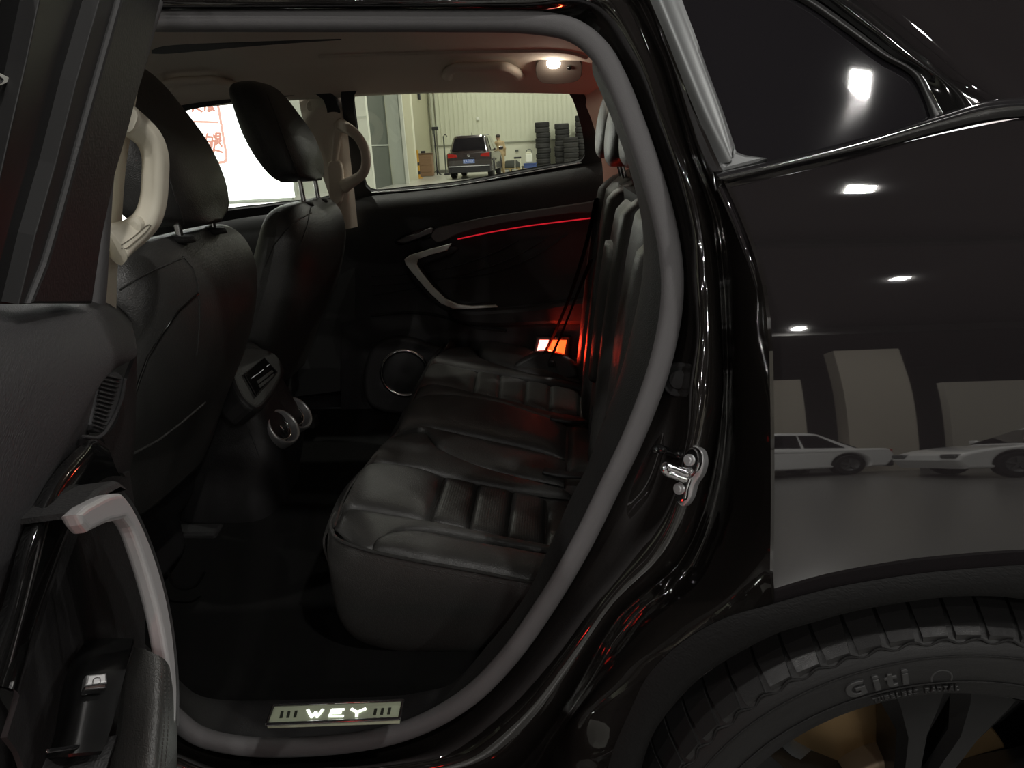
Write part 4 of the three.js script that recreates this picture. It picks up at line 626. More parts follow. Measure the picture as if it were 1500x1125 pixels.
  part('pillar_handle', sweep([[499, 184], [512, 190], [526, 203], [535, 222], [536, 242], [530, 256], [517, 265], [505, 272]].map((p, i) => at(p[0], p[1], [-.68, -.65, -.628, -.62, -.62, -.63, -.65, -.675][i])), rrect(.028, .024, .01, 4), 60, V(0, 0, 1), { scale: t => 1 + .5 * Math.abs(2 * t - 1) ** 3 }), M.headliner, car, 'beige far pillar grab handle');
  part('far_rear_pillar', sheet([rowZ([[842, 112], [852, 140], [868, 180], [882, 240], [884, 330]], -.69), rowZ([[858, 108], [872, 140], [888, 180], [900, 240], [902, 330]], -.66), rowZ([[900, 60], [925, 140], [950, 180], [970, 240], [980, 330]], -.58)], 24, 14, { thick: .01 }), M.headliner, car, 'beige far rear pillar trim');
  // front door of the far side
  const fo = at(330, 300, -.79), fw = [[215, 185], [262, 164], [300, 155], [345, 148], [400, 143], [470, 140], [486, 200], [500, 280], [400, 302], [340, 309], [200, 334], [100, 350], [120, 240]];
  const fl = p => onPlane(p[0], p[1], fo, wn);
  part('far_front_frame', slab([[60, 240], [180, 172], [262, 152], [300, 145], [345, 139], [400, 134], [480, 130], [506, 200], [514, 300], [400, 318], [340, 324], [200, 352], [60, 375]].map(fl), wn, .02, .003, { smooth: 90, holes: [fw.map(fl)] }), M.plastic, car, 'black far front window frame');
  part('far_front_window', slab(fw.map(p => onPlane(p[0], p[1], fo.clone().addScaledVector(wn, -.008), wn)), wn, .003, 0, { smooth: 70 }), M.clearGlass, car, 'far front door glass');
  part('far_front_door', sheet([rowZ([[60, 376], [200, 351], [340, 322], [440, 308], [520, 296]], -.775), rowZ([[60, 392], [200, 365], [340, 336], [440, 322], [520, 310]], -.74), rowZ([[60, 440], [200, 412], [340, 382], [440, 365], [520, 350]], -.725), rowZ([[60, 640], [200, 610], [340, 590], [440, 580], [520, 570]], -.73)], 40, 20, { thick: .01 }), std([.05, .05, .05], .35), car, 'far front door');
}
// --- near centre pillar: beige trim and its grab handle
{
  part('pillar_trim_cover', sheet([rowZ([[140, 470, .75], [146, 400, .735], [150, 330, .72], [156, 250, .705], [174, 180, .69], [196, 110, .675], [214, 60, .66]]), rowZ([[156, 470, .715], [160, 400, .70], [166, 330, .69], [172, 250, .676], [184, 180, .665], [201, 110, .652], [216, 60, .642]]), rowZ([[170, 470, .68], [172, 400, .665], [178, 330, .65], [184, 250, .64], [193, 190, .63], [206, 110, .62], [217, 60, .61]])], 40, 14, { thick: .008 }), M.beige, car, 'pale beige centre pillar trim');
  const bt = car.children[car.children.length - 1];
  part('pillar_handle', sweep([[166, 166, .70], [186, 176, .668], [203, 188, .655], [218, 203, .645], [227, 226, .64], [227.5, 262, .642], [224, 298, .648], [215, 322, .66], [199, 338, .672], [182, 348, .688], [160, 358, .71]].map(p => at(...p)), rrect(.03, .03, .010, 5), 80, V(0, 0, 1), { scale: t => [1 + .9 * Math.abs(2 * t - 1) ** 4, 1 + .2 * Math.abs(2 * t - 1) ** 4] }), M.beige, car, 'pale beige centre pillar grab handle');
  part('handle_mount', slab([[160, 330], [174, 325], [196, 318], [206, 330], [186, 366], [172, 372], [160, 368]].map(p => at(p[0], p[1], .69)), V(.1, 0, 1).normalize(), .03, .006, { smooth: 50 }), M.beige, bt);
  part('mount_cover', tube([[178, 359], [198, 345], [214, 331], [221, 329], [216, 337], [200, 352], [184, 364], [177, 364]].map(p => onMesh(p[0], p[1], car.children[car.children.length - 1], .001)).filter(Boolean).concat([at(178, 362, .715)]), .0007, 40, false, 5), std([.2, .18, .14], .6), bt);
  part('pillar_seal', sweep([[104, 640, .80], [132, 500, .785], [142, 446, .775], [147, 380, .765], [151, 310, .745], [158, 235, .725], [173, 180, .705], [194, 116, .69], [216, 40, .66], [228, 0, .64]].map(p => at(...p)), rrect(.017, .016, .006, 3), 70, V(0, 0, 1)), M.rubber, car);
}
// ---------------------------------------------------------------- the open near rear door (a part of the car, hinged at the centre pillar, seen from inside)
{
  const A = rad(15), O = V(-.53, 0, .80), u = V(Math.sin(A), 0, Math.cos(A)), nn = V(Math.cos(A), 0, -Math.sin(A));
  // door axes: along (s), height (y), towards the cabin (c)
  const D = (s, y, c) => O.clone().addScaledVector(u, s).addScaledVector(nn, c).setY(y);
  const dp = (x, y, c) => onPlane(x, y, O.clone().addScaledVector(nn, c), nn);           // photo point on the door's face at depth c
  const LN = .30, ln = nn.clone().addScaledVector(V(0, 1, 0), -LN).normalize(), lo = c => D(0, 1.12, c);
  const wp = (x, y, c) => onPlane(x, y, lo(c), ln);                                       // ... on the leaning window plane
  part('open_rear_door', sheet([[D(.0, .40, -.16), D(.3, .40, -.165), D(.7, .40, -.165), D(1.02, .42, -.16)], [D(.0, .75, -.18), D(.3, .75, -.195), D(.7, .75, -.195), D(1.02, .78, -.18)], [D(.0, 1.0, -.14), D(.3, 1.02, -.155), D(.7, 1.04, -.155), D(1.02, 1.08, -.14)], [D(-.02, 1.1, -.10), D(.3, 1.12, -.11), D(.7, 1.15, -.11), D(1.02, 1.19, -.1)]], 24, 20, { thick: .004 }), M.paint, car, 'open near rear door with black inner trim');
  const dr = car.children[car.children.length - 1];
  // shoulder: the big soft upper trim, rounded over its top
  const P = (a) => a.map(p => dp(p[0], p[1], p[2]));
  part('upper_trim', sheet([
    P([[196, 470, -.09], [165, 438, -.10], [110, 430, -.11], [40, 430, -.11], [-60, 436, -.11], [-200, 450, -.11]]),
    P([[194, 478, -.02], [160, 447, -.035], [110, 438, -.045], [40, 438, -.05], [-60, 445, -.05], [-200, 460, -.05]]),
    P([[199, 500, .012], [172, 468, .004], [112, 462, -.0], [38, 470, -.002], [-60, 485, -.002], [-200, 520, 0]]),
    P([[200, 520, .02], [178, 510, .022], [112, 515, .022], [38, 540, .022], [-60, 590, .022], [-200, 650, .022]]),
    P([[176, 536, .02], [160, 545, .026], [112, 580, .03], [36, 640, .03], [-60, 740, .03], [-200, 850, .03]]),
    P([[146, 552, .018], [142, 570, .024], [104, 640, .028], [28, 740, .028], [-60, 880, .028], [-200, 1000, .028]]),
    P([[133, 610, .012], [131, 620, .018], [84, 684, .02], [14, 830, .02], [-60, 980, .02], [-200, 1100, .02]]),
    P([[130, 640, .004], [128, 644, .008], [66, 720, .01], [6, 905, .01], [-60, 1060, .01], [-200, 1200, .01]])], 60, 60, { thick: .004 }), M.plasticSoft, dr, 'soft dark grey upper door trim');
  const ut = dr.children[dr.children.length - 1];
  // hinge-side end with the tweeter
  part('door_end', sheet([P([[201, 516, .012], [186, 556, .012], [170, 620, .012], [150, 640, .012]]), P([[200, 560, .0], [192, 600, .0], [184, 650, .0], [170, 690, .0]]), P([[198, 650, -.03], [195, 670, -.03], [190, 690, -.03], [184, 720, -.03]])], 16, 12, { thick: .004 }), M.darkTrim, dr);
  { const q = (x, y, c) => dp(x, y, c); const o = [[172, 545], [182, 556], [178, 580], [160, 620], [147, 634], [134, 624], [137, 590], [148, 556]];
    part('tweeter_grille', slab(o.map(p => q(p[0], p[1], .022)), nn, .008, .002, { smooth: 40 }), M.dark, dr, 'ribbed tweeter grille');
    const tw = dr.children[dr.children.length - 1];
    for (let k = 0; k < 13; k++) { const t = k / 12, y0 = 552 + t * 74, xl = lerp(150, 136, t), xr = lerp(176, 152, t); part('grille_rib', bar(q(xl, y0 - 3, .0235), q(xr, y0 + 3, .0235), .0012, 6), M.plastic, tw); } 
    part('grille_frame', tube([[183, 556], [178, 584], [160, 624], [146, 640], [122, 640]].map(p => q(p[0], p[1], .024)), .002, 30, false, 6), M.plasticSoft, dr); }
  // gloss sweep under the shoulder
  part('gloss_insert', sheet([P([[160, 655, .02], [140, 642, .024], [122, 650, .026], [70, 706, .026], [30, 790, .026], [6, 880, .026], [-30, 980, .026]]), P([[162, 664, .032], [140, 656, .036], [124, 670, .038], [84, 720, .038], [46, 810, .038], [22, 900, .038], [-10, 1000, .038]]), P([[172, 690, .03], [150, 690, .034], [136, 700, .034], [104, 750, .034], [70, 840, .034], [44, 920, .034], [20, 1010, .034]]), P([[186, 700, .01], [160, 706, .012], [140, 722, .012], [110, 770, .012], [80, 850, .012], [56, 930, .012], [30, 1020, .012]])], 50, 24, { thick: .004 }), M.gloss, dr, 'gloss black door insert');
  // lower trim, pocket behind the pull
  part('lower_trim', sheet([P([[190, 690, .0], [150, 715, .005], [110, 765, .006], [80, 850, .006], [50, 950, .006], [10, 1080, .006]]), P([[200, 760, -.01], [170, 800, -.008], [140, 850, -.006], [110, 910, -.006], [76, 990, -.006], [30, 1110, -.006]]), P([[212, 880, -.01], [196, 900, -.01], [170, 930, -.01], [130, 960, -.01], [90, 1040, -.01], [40, 1150, -.01]]), P([[215, 1000, -.01], [210, 1040, -.01], [180, 1080, -.01], [140, 1120, -.01], [100, 1160, -.01], [60, 1220, -.01]]), [D(.1, .42, -.03), D(.2, .42, -.03), D(.35, .42, -.03), D(.5, .42, -.03), D(.6, .42, -.03), D(.75, .42, -.03)]], 40, 30, { thick: .004 }), M.darkTrim, dr, 'dark lower door trim');
  // pull handle
  { const c = .085, o = [[117, 753], [130, 740], [165, 723], [180, 722], [190, 733], [206, 762], [222, 800], [238, 850], [250, 905], [257, 960], [260, 1010], [259, 1060], [252, 1060], [251, 1000], [246, 962], [236, 905], [222, 850], [208, 805], [196, 773], [186, 759], [170, 761], [150, 770], [133, 779], [124, 768]]; const run = (a, n) => spl2(a, n), oS = [o[0], ...run(o.slice(1, 4), 8), ...run(o.slice(3, 12), 40).slice(1), ...run(o.slice(12, 20), 40), ...run(o.slice(20, 23), 6).slice(1), o[23]];
    part('pull_handle', slab(oS.map(p => dp(p[0], p[1], c)), nn, .014, .0045, { seg: 4 }), M.handle, dr, 'curved satin metal pull handle');
    part('handle_back', sheet([o.slice(3, 12).map(p => dp(p[0] - 4, p[1] + 4, c - .012)), o.slice(3, 12).map(p => dp(p[0] - 18, p[1] + 6, c - .035)), o.slice(3, 12).map(p => dp(p[0] - 34, p[1] + 8, c - .06))].map(r => r), 40, 12, { thick: .004 }), M.plastic, dr);
    part('handle_top', slab([[122, 748], [150, 716], [176, 703], [190, 716], [184, 728], [140, 742], [124, 756]].map(p => dp(p[0], p[1], c - .016)), nn, .05, .006), M.plastic, dr); }
  // armrest with stitched edge, switch panel and window switch
  { const Y = s => .87 - .02 * s;
    part('armrest', sheet([P([[196, 948, .05], [180, 1000, .05], [172, 1060, .05], [160, 1130, .05], [150, 1220, .05]]), P([[214, 952, .075], [205, 1000, .075], [198, 1060, .075], [190, 1130, .075], [180, 1220, .075]]), P([[236, 962, .088], [232, 1000, .092], [228, 1060, .095], [222, 1130, .095], [214, 1220, .095]]), P([[248, 976, .085], [248, 1010, .09], [247, 1060, .092], [243, 1130, .092], [236, 1220, .092]]), P([[254, 996, .07], [257, 1020, .075], [258, 1070, .078], [256, 1135, .078], [250, 1220, .078]]), P([[256, 1060, .03], [258, 1080, .03], [259, 1110, .03], [257, 1160, .03], [252, 1240, .03]])], 40, 40, { thick: .004 }), M.leather, dr, 'padded leather armrest');
    const ar = dr.children[dr.children.length - 1];
    for (const off of [0, 6]) for (let k = 0; k < 26; k++) { const t = k / 26, y = 970 + t * 160, x = lerp(241, 234, t) + off + 3 * Math.sin(t * 3); const a = onMesh(x, y, ar, .0008), b = onMesh(x + .2, y + 4, ar, .0008); if (a && b) part('stitch', bar(a, b, .0006, 5), M.stitch, ar); }
    part('switch_panel', sheet([P([[195, 935, .05], [180, 1000, .055], [160, 1075, .055], [150, 1100, .055]]), P([[150, 935, .02], [124, 985, .03], [104, 1080, .035], [96, 1105, .035]]), P([[125, 938, .0], [96, 990, .005], [76, 1090, .008], [66, 1110, .008]])], 24, 20, { thick: .004 }), phy([.006, .006, .006], .35, { specularIntensity: .3 }), dr, 'black switch panel');
    const sp = dr.children[dr.children.length - 1];
    const sn = V(.6, .78, -.1).normalize(), s0 = onMesh(140, 998, sp, 0) || dp(140, 998, .03), S = (x, y, l) => onPlane(x, y, s0.clone().addScaledVector(sn, l), sn);
    part('window_switch', slab([[127, 988], [157, 985], [158, 999], [125, 1004]].map(p => S(p[0], p[1], .006)), sn, .012, .002), std([.5, .5, .5], .4, { metalness: .8 }), dr, 'silver window switch');
    part('switch_lip', slab([[124, 1005], [156, 1001], [156, 1007], [123, 1011]].map(p => S(p[0], p[1], .008)), sn, .006, .001), M.chrome, dr);
    part('switch_mark', tube([[136, 1003], [137, 995], [141, 993], [146, 993], [146, 1001], [136, 1003]].map(p => S(p[0], p[1], .0064)), .0004, 30, false, 5), M.chrome, dr);
    part('panel_lip', tube([[70, 1100], [110, 1094], [166, 1080]].map(p => onMesh(p[0], p[1], sp, .003) || dp(p[0], p[1], .04)), .0016, 20, false, 6), M.darkChrome, dr);
    part('armrest_base', sheet([P([[172, 1076, .055], [160, 1110, .055], [150, 1150, .055]]), P([[120, 1090, .03], [104, 1120, .03], [96, 1160, .03]]), P([[70, 1106, .01], [60, 1130, .01], [50, 1170, .01]])], 20, 12, { thick: .004 }), M.darkTrim, dr); }
  // red courtesy lamp and light strip of this door, both facing into the cabin
  const redM = std([.2, .01, .01], .4, { emissive: C3(1, .03, .02), emissiveIntensity: 8 });
  for (let k = 0; k < 3; k++) { const c = D(.52 + k * .026, .62, .012); part('red_lamp', slab([D(.51 + k * .026, .60, .012), D(.51 + k * .026, .64, .012), D(.53 + k * .026, .64, .012), D(.53 + k * .026, .60, .012)], nn, .008, .002), redM, dr, 'red door courtesy lamp'); }
  { const a = new THREE.RectAreaLight(C3(1, .03, .02), DOOR_RED, .06, .02); const c = D(.546, .62, .016); a.position.copy(c).sub(worldOf(dr)); a.name = 'door_red_light'; dr.add(a); a.lookAt(c.clone().add(V(.5, .06, -.86))); }
  part('ambient_strip', tube([D(.42, .93, .01), D(.6, .95, .012), D(.8, .97, .012)], .003, 30, false, 8), std([.2, .01, .015], .5, { emissive: C3(1, .03, .05), emissiveIntensity: 1 }), dr, 'red light strip of the open door');
  // window frame of the open door, edge on
  const Wp = (a, c) => a.map(p => wp(p[0], p[1], c));
  part('window_post', slab(Wp([[136, 446], [150, 350], [170, 255], [190, 185], [213, 95], [236, 0], [245, -40], [190, -40], [178, 0], [150, 100], [122, 200], [95, 300], [70, 385], [46, 446]], .0), ln, .03, .004), std([.016, .0155, .016], .5, { bumpMap: rep(grainT, 8), bumpScale: .0004 }), dr, 'black inner window post');
  part('glass_run', slab(Wp([[46, 446], [70, 385], [95, 300], [122, 200], [150, 100], [178, 0], [188, -40], [160, -40], [146, 0], [112, 120], [82, 240], [52, 345], [28, 446]], -.006), ln, .02, .001), std([.011, .0105, .0108], .6), dr);
  part('outer_post', slab(Wp([[30, 446], [54, 345], [84, 240], [114, 120], [148, 0], [160, -40], [70, -40], [58, 0], [38, 95], [16, 190], [-6, 290], [-40, 446]], -.02), ln, .02, .001), std([.009, .0085, .0088], .42), dr, 'black outer window post');
  part('door_window', slab(Wp([[-40, 446], [-4, 290], [18, 190], [40, 95], [60, 0], [72, -60], [-300, -60], [-300, 446]], -.034), ln, .004, 0), M.doorGlass, dr, 'dark tinted glass of the open door');
  part('window_sticker', slab(Wp([[-12, 106], [2, 108], [12, 113], [25, 117], [12, 120], [2, 125], [-12, 126]], -.03), ln, .002, .0004), std([.6, .6, .55], .6), dr, 'small white sticker on the glass');
  part('sticker_mark', tube(Wp([[-2, 112], [4, 117], [-2, 122]], -.0295), .0008, 10, false, 5), M.dark, dr);
}
// ---------------------------------------------------------------- seats and console (they sit inside the car)
const piping = (mesh, px, r, nm, mat, parent, n = 60) => { const p = onMeshes(px, mesh, r * .3); if (p.length > 1) return part(nm, tube(p, r, n, false, 6), mat, parent); };
// dense photo polyline
const dense = (px, k = 6) => { const o = []; px.forEach((p, i) => { if (i) for (let j = 1; j <= k; j++) o.push([lerp(px[i - 1][0], p[0], j / k), lerp(px[i - 1][1], p[1], j / k)]); else o.push(p); }); return o; };
function frontSeat(label, zc, dx, hrY, hx, hs) {
  const s = thing('front_seat', label, 'car seat', [-.72, .44, zc]);
  const xr = table([[.66, -.745], [.74, -.71], [.82, -.672], [.9, -.625], [1.0, -.588], [1.06, -.578], [1.11, -.585], [1.14, -.60], [1.16, -.62]]);
  const secs = [[.66, .17, .07], [.70, .21, .085], [.78, .235, .095], [.9, .243, .095], [1.0, .238, .088], [1.06, .23, .08], [1.11, .212, .066], [1.135, .19, .052], [1.15, .155, .034], [1.156, .09, .014]].map(([y, w, t]) => ({ c: V(xr(y) + dx - t, y, zc), a: V(0, 0, w), b: V(t, 0, 0), e: 3.1 }));
  part('backrest', pod(secs, 64, 60), M.leather, s, 'black leather backrest');
  const br = s.children[0];
  const cs = [[-.74, .10], [-.9, .14], [-1.1, .16], [-1.22, .1]];
  part('seat_cushion', pod([[-.86, .05], [-.88, .08], [-1.0, .10], [-1.2, .10], [-1.32, .06]].map(([x, h]) => ({ c: V(x, .58, zc), a: V(0, 0, .225), b: V(0, h, 0), e: 4 })), 40, 24), M.darkTrim, s);  // darker than the leather: shade beside the open door put into its colour
  part('seat_base', pod([[.42, .2], [.5, .2], [.56, .22]].map(([y, w]) => ({ c: V(-1.06, y, zc), a: V(.2, 0, 0), b: V(0, 0, w), e: 5 })), 24, 8), M.darkTrim, s);
  for (const d of [-.2, .2]) part('seat_rail', box(-1.06, .43, zc + d, .5, .04, .05, .008), M.darkTrim, s);
  // headrest
  const b = V(-.085, .98, 0).normalize();
  const H = [[.0, .045, .05], [.02, .115, .052], [.06, .13, .056], [.12, .132, .06], [.18, .122, .058], [.225, .10, .05], [.245, .075, .038], [.255, .03, .015]].map(([h, w, t], k) => ({ c: V(-.675 + hx - .078 * (h / .25) - .02 * (h / .25) ** 2, hrY + h * hs, zc), a: V(0, 0, w), b: V(t * hs + (h > .02 && h < .14 ? .008 : 0), h < .03 ? -.0 : 0, 0), e: 3.2 }));
  part('headrest', pod(H, 56, 40), M.leather, s, 'black leather headrest');
  const hr = s.children[s.children.length - 1];
  for (const d of [-.062, .062]) { part('post', bar(V(-.645 + hx * .7 + dx * .3, 1.12, zc + d), V(-.66 + hx, hrY + .03, zc + d), .0062, 14), M.chrome, hr, 'chrome headrest post'); part('post_collar', lathe([[.0, .006], [.017, .006], [.019, .003], [.021, -.004], [0, -.004]], V(.12, 1, 0).normalize(), V(-.642 + hx * .7 + dx * .3, 1.149, zc + d), 24), M.darkTrim, s); }
  return { s, br, hr };
}
{
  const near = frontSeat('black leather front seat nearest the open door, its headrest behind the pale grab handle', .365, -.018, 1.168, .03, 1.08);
  piping(near.br, dense([[268, 376], [282, 392], [290, 418], [292, 445], [292, 478], [288, 520]]), .0016, 'seam', M.leather, near.s);
  piping(near.br, dense([[290, 430], [262, 455], [237, 490], [217, 522], [203, 560], [193, 595], [189, 625]]), .0022, 'piping', M.gloss, near.s);
  piping(near.br, dense([[176, 424], [200, 409], [230, 394], [262, 380], [270, 377]]), .0016, 'seam', M.leather, near.s);
  piping(near.br, dense([[196, 664], [230, 646], [262, 622], [300, 590]]), .0028, 'piping', M.leather, near.s);
  piping(near.hr, dense([[224, 196], [240, 235], [254, 280], [264, 310], [271, 332]]), .0014, 'seam', M.leather, near.hr);
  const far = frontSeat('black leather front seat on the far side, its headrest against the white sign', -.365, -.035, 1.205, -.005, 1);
  piping(far.hr, dense([[392, 140], [404, 170], [420, 215], [434, 250], [440, 266]]), .0014, 'seam', M.leather, far.hr);
  piping(far.br, dense([[452, 283], [456, 300], [450, 330], [440, 360]]), .0016, 'seam', M.leather, far.s);
  piping(far.br, dense([[456, 312], [440, 320], [420, 335], [400, 360], [388, 390]]), .0018, 'piping', M.leather, far.s);
  // faint hanger loop under the near seat
  part('rail_loop', tube([[246, 838], [254, 856], [270, 862], [286, 858], [300, 838]].map(p => at(p[0], p[1], .42)), .003, 30, false, 6), M.carpet, near.s);
}
// --- rear bench
{
  const b = thing('rear_bench', 'black leather rear bench with pleated cushions behind the front seats', 'car seat', [-.15, .42, 0]);
  const Ht = x => .640 - .225 * (x + .41) + (x > -.02 ? .10 * (x + .02) ** 2 : 0);
  const onTop = (x, y, up = 0) => { let p = ay(x, y, .6); for (let i = 0; i < 30; i++) p = ay(x, y, lerp(p.y, Ht(p.x) + up, .7)); return p; };
  // patch between two photo curves on the cushion top, puffed up between its edges
  const edge = (s, k = 6) => Math.sqrt(Math.max(0, 1 - Math.abs(2 * s - 1) ** k));
  function pad(name, A, B, h, { nu = 40, nv = 14, kU = 8, kV = 4, mat = M.leather, label, dip = .006, parent = b } = {}) {
    const a = spl(A.map(p => onTop(p[0], p[1])), nu), c = spl(B.map(p => onTop(p[0], p[1])), nu), rows = [];
    for (let j = 0; j < nv; j++) { const t = j / (nv - 1), tt = .5 - .5 * Math.cos(Math.PI * t); rows.push(a.map((p, i) => { const s = i / (nu - 1); const q = p.clone().lerp(c[i], tt); q.y = Ht(q.x) - dip + (h + dip) * edge(s, kU) * edge(tt, kV); return q; })); }
    return part(name, gridGeo(rows, { thick: .004 }), mat, parent, label);
  }
  // core under the pads
  const core = (z0, z1, name) => { const prof = [[.12, .43], [-.30, .43], [-.345, .45], [-.385, .53], [-.405, .60], [-.408, .622], [-.395, .632], [-.36, .622], [-.2, .59], [0, .54], [.12, .52]]; const secs = []; for (const [z, k] of [[z0, .93], [lerp(z0, z1, .02), .98], [lerp(z0, z1, .06), 1], [lerp(z0, z1, .94), 1], [lerp(z0, z1, .98), .98], [z1, .93]]) secs.push(prof.map(p => V(lerp(-.12, p[0], k), lerp(.53, p[1] - .006, k), z))); return part(name, toCreasedNormals(sheet(secs.map(r => [...r, r[0]]), 60, 20, { caps: true }), .9), M.leather, b); };
  core(-.60, -.165, 'cushion_core'); core(-.165, .125, 'cushion_core'); core(.125, .545, 'cushion_core');
  // near end face of the cushion, below the piped edge
  const pipe = [[491, 752], [485, 766], [486, 777], [492, 787], [504, 795], [541, 807], [600, 820], [700, 838], [790, 856], [850, 868]];
  { const top = pipe.map(p => onTop(p[0], p[1], .004)), z0 = .572; const T = spl(top, 50);
    const low = spl([[496, 800], [488, 850], [497, 905], [520, 935], [560, 950], [640, 958], [720, 958], [800, 958], [880, 960]].map(p => at(p[0], p[1], .545)), 50), m = T.map((p, i) => p.clone().lerp(low[i], .45).add(V(-.004, .0, .016)));
    const m0 = T.map((p, i) => p.clone().lerp(low[i], .12).add(V(0, 0, .008)));
    const back = low.map(p => p.clone().add(V(.03, -.01, -.06)));
    part('cushion_side', sheet([T, m0, m, low, back], 60, 24, { thick: .004 }), M.leather, b, 'smooth black end face of the cushion'); 
    // front face from the corner across to the far side
    const nose = [[484, 772], [490, 752], [505, 718], [522, 695], [545, 672], [562, 650], [578, 634], [596, 596], [606, 576], [622, 545], [636, 520], [648, 505]].map(p => onTop(p[0], p[1], .002));
    const N = spl(nose, 60); part('cushion_front', sheet([N.map(p => p.clone().add(V(.01, .002, 0))), N.map(p => p.clone().add(V(-.012, -.02, 0))), N.map(p => p.clone().add(V(-.006, -.09, 0))), N.map(p => p.clone().add(V(.05, -.2, 0)))], 60, 20, { thick: .004 }), M.leather, b, 'front face of the bench cushion');
    part('piping', tube(T.map(p => p.clone().add(V(0, .001, .001))), .0032, 90, false, 8), M.leather, b);
    for (let k = 0; k < 70; k++) { const p = T[Math.min(49, Math.floor(k / 70 * 50))].clone().lerp(T[Math.min(49, Math.floor(k / 70 * 50) + 1)], (k / 70 * 50) % 1).add(V(0, -.010, .0035)); if (k > 12) part('stitch', bar(p, p.clone().add(V(.0042, -.0008, .0005)), .0007, 5), M.stitch, b); } }
  // near seat
  pad('side_bolster', [[543, 808], [600, 820], [700, 838], [800, 858], [850, 868]], [[544, 803], [556, 790], [600, 780], [700, 797], [850, 822]].map(p => p), .016, { kV: 3, label: 'near side bolster' });
  pad('bolster_band', [[486, 770], [541, 806], [575, 783], [617, 778], [740, 799], [850, 818]], [[506, 742], [565, 752], [627, 764], [700, 780], [760, 793], [850, 808]], .008, {});
  pad('front_panel', [[492, 762], [510, 745], [560, 751], [627, 763]], [[524, 696], [548, 680], [600, 684], [650, 697]], .012, { nu: 36, nv: 24, kU: 5, kV: 6 });
  const pl = [[[629, 763], [652, 698]], [[686, 776], [700, 708.5]], [[741, 790], [751, 719]], [[796, 799], [800, 730]]];
  for (let k = 0; k < 3; k++) pad('pleat', [pl[k][0], pl[k + 1][0]], [pl[k][1], pl[k + 1][1]], .008, { nu: 18, nv: 24, kU: 4, kV: 8, mat: M.leatherPerf, label: 'perforated seat pleat' });
  pad('rear_panel', [[799, 801], [850, 808], [900, 816]], [[802, 731], [838, 733], [900, 744]], .006, { nu: 20, nv: 20, kU: 8 });
  pad('bolster', [[527, 694], [548, 678], [600, 682], [650, 696], [750, 718], [838, 729]], [[560, 652], [580, 640], [622, 634], [640, 655], [700, 684], [838, 722]], .012, { nu: 50, nv: 18, kV: 3 });
  // middle seat
  pad('bolster', [[563, 649], [618, 633], [638, 653], [665, 672], [720, 688], [826, 709]], [[572, 641], [622, 630], [650, 633], [700, 642], [760, 655], [828, 672]], .012, { nu: 50, nv: 16, kV: 3 });
  pad('middle_panel', [[576, 637], [622, 629], [684, 638], [750, 652], [827, 670]], [[598, 592], [630, 583], [680, 584], [735, 594], [794, 613], [830, 622]].slice(0, 6), .024, { nu: 50, nv: 24, kU: 7, kV: 4, label: 'middle seat panel' });
  pad('rear_flap', [[831, 690], [868, 690], [905, 692]], [[833, 624], [866, 628], [900, 632]], .008, { nu: 16, nv: 20, kU: 5, kV: 7 });
  // far seat
  pad('bolster', [[600, 590], [650, 577], [690, 584], [735, 592], [796, 612], [866, 622]], [[609, 572], [633, 562], [692, 575], [768, 593], [805, 603], [866, 612]], .006, { nu: 50, nv: 12, kV: 3 });
  pad('front_panel', [[610, 570], [633, 562], [664, 568], [692, 575]], [[624, 540], [641, 532], [668, 537], [698, 543]], .008, { nu: 24, nv: 16 });
  const pf = [[[693, 575], [699, 543]], [[730, 583], [733, 549]], [[768, 592], [771, 557]], [[804, 602], [806, 564]], [[850, 610], [850, 571]]];
  for (let k = 0; k < 4; k++) pad(k < 3 ? 'pleat' : 'rear_panel', [pf[k][0], pf[k + 1][0]], [pf[k][1], pf[k + 1][1]], .007, { nu: 14, nv: 16, kU: 4, kV: 8, mat: M.leatherPerf, label: k < 3 ? 'perforated seat pleat' : undefined });
  pad('bolster', [[626, 538], [641, 531], [698, 542], [770, 556], [806, 563], [866, 572]], [[644, 516], [690, 510], [704, 528], [734, 540], [782, 553], [866, 566]], .016, { nu: 50, nv: 14, kV: 3 });
  pad('side_bolster', [[648, 513], [692, 509], [708, 527], [736, 539], [784, 552], [866, 564]], [[664, 496], [700, 494], [740, 503], [790, 514], [830, 520], [866, 530]], .05, { nu: 50, nv: 16, kV: 3, label: 'far side bolster' });
  // backrest
  const bx0 = y => table([[.5, .085], [.6, .092], [.75, .11], [.9, .128], [1.05, .15], [1.15, .168], [1.2, .185]])(y);
  const strip = (name, z0, z1, h, y1 = 1.185, label) => { const rows = []; for (let j = 0; j <= 20; j++) { const t = j / 20, z = lerp(z0, z1, t), r = []; for (let i = 0; i <= 40; i++) { const s = i / 40, y = lerp(.52, y1, s), e = (h + .01) * edge(t, 3.2) * edge(s, 14) - .01; r.push(V(bx0(y) - e + (s > .93 ? (s - .93) * .5 : 0), y, z)); } r.push(V(bx0(y1) + .12, y1 - .004 + .012 * edge(t, 3), z)); rows.push(r); } return part(name, gridGeo(rows, { thick: .004 }), M.leather, b, label); };
  part('backrest_core', bx(.17, .33, .5, 1.16, -.62, .56), M.darkTrim, b);
  strip('back_bolster', -.63, -.545, .035); strip('back_panel', -.545, -.30, .022, 1.19, 'far backrest panel'); strip('back_bolster', -.30, -.20, .034, 1.18); strip('back_panel', -.20, .10, .02, 1.16, 'middle backrest panel'); strip('back_bolster', .10, .20, .034, 1.18); strip('back_panel', .20, .44, .022, 1.19, 'near backrest panel'); strip('back_bolster', .44, .545, .036, 1.15);
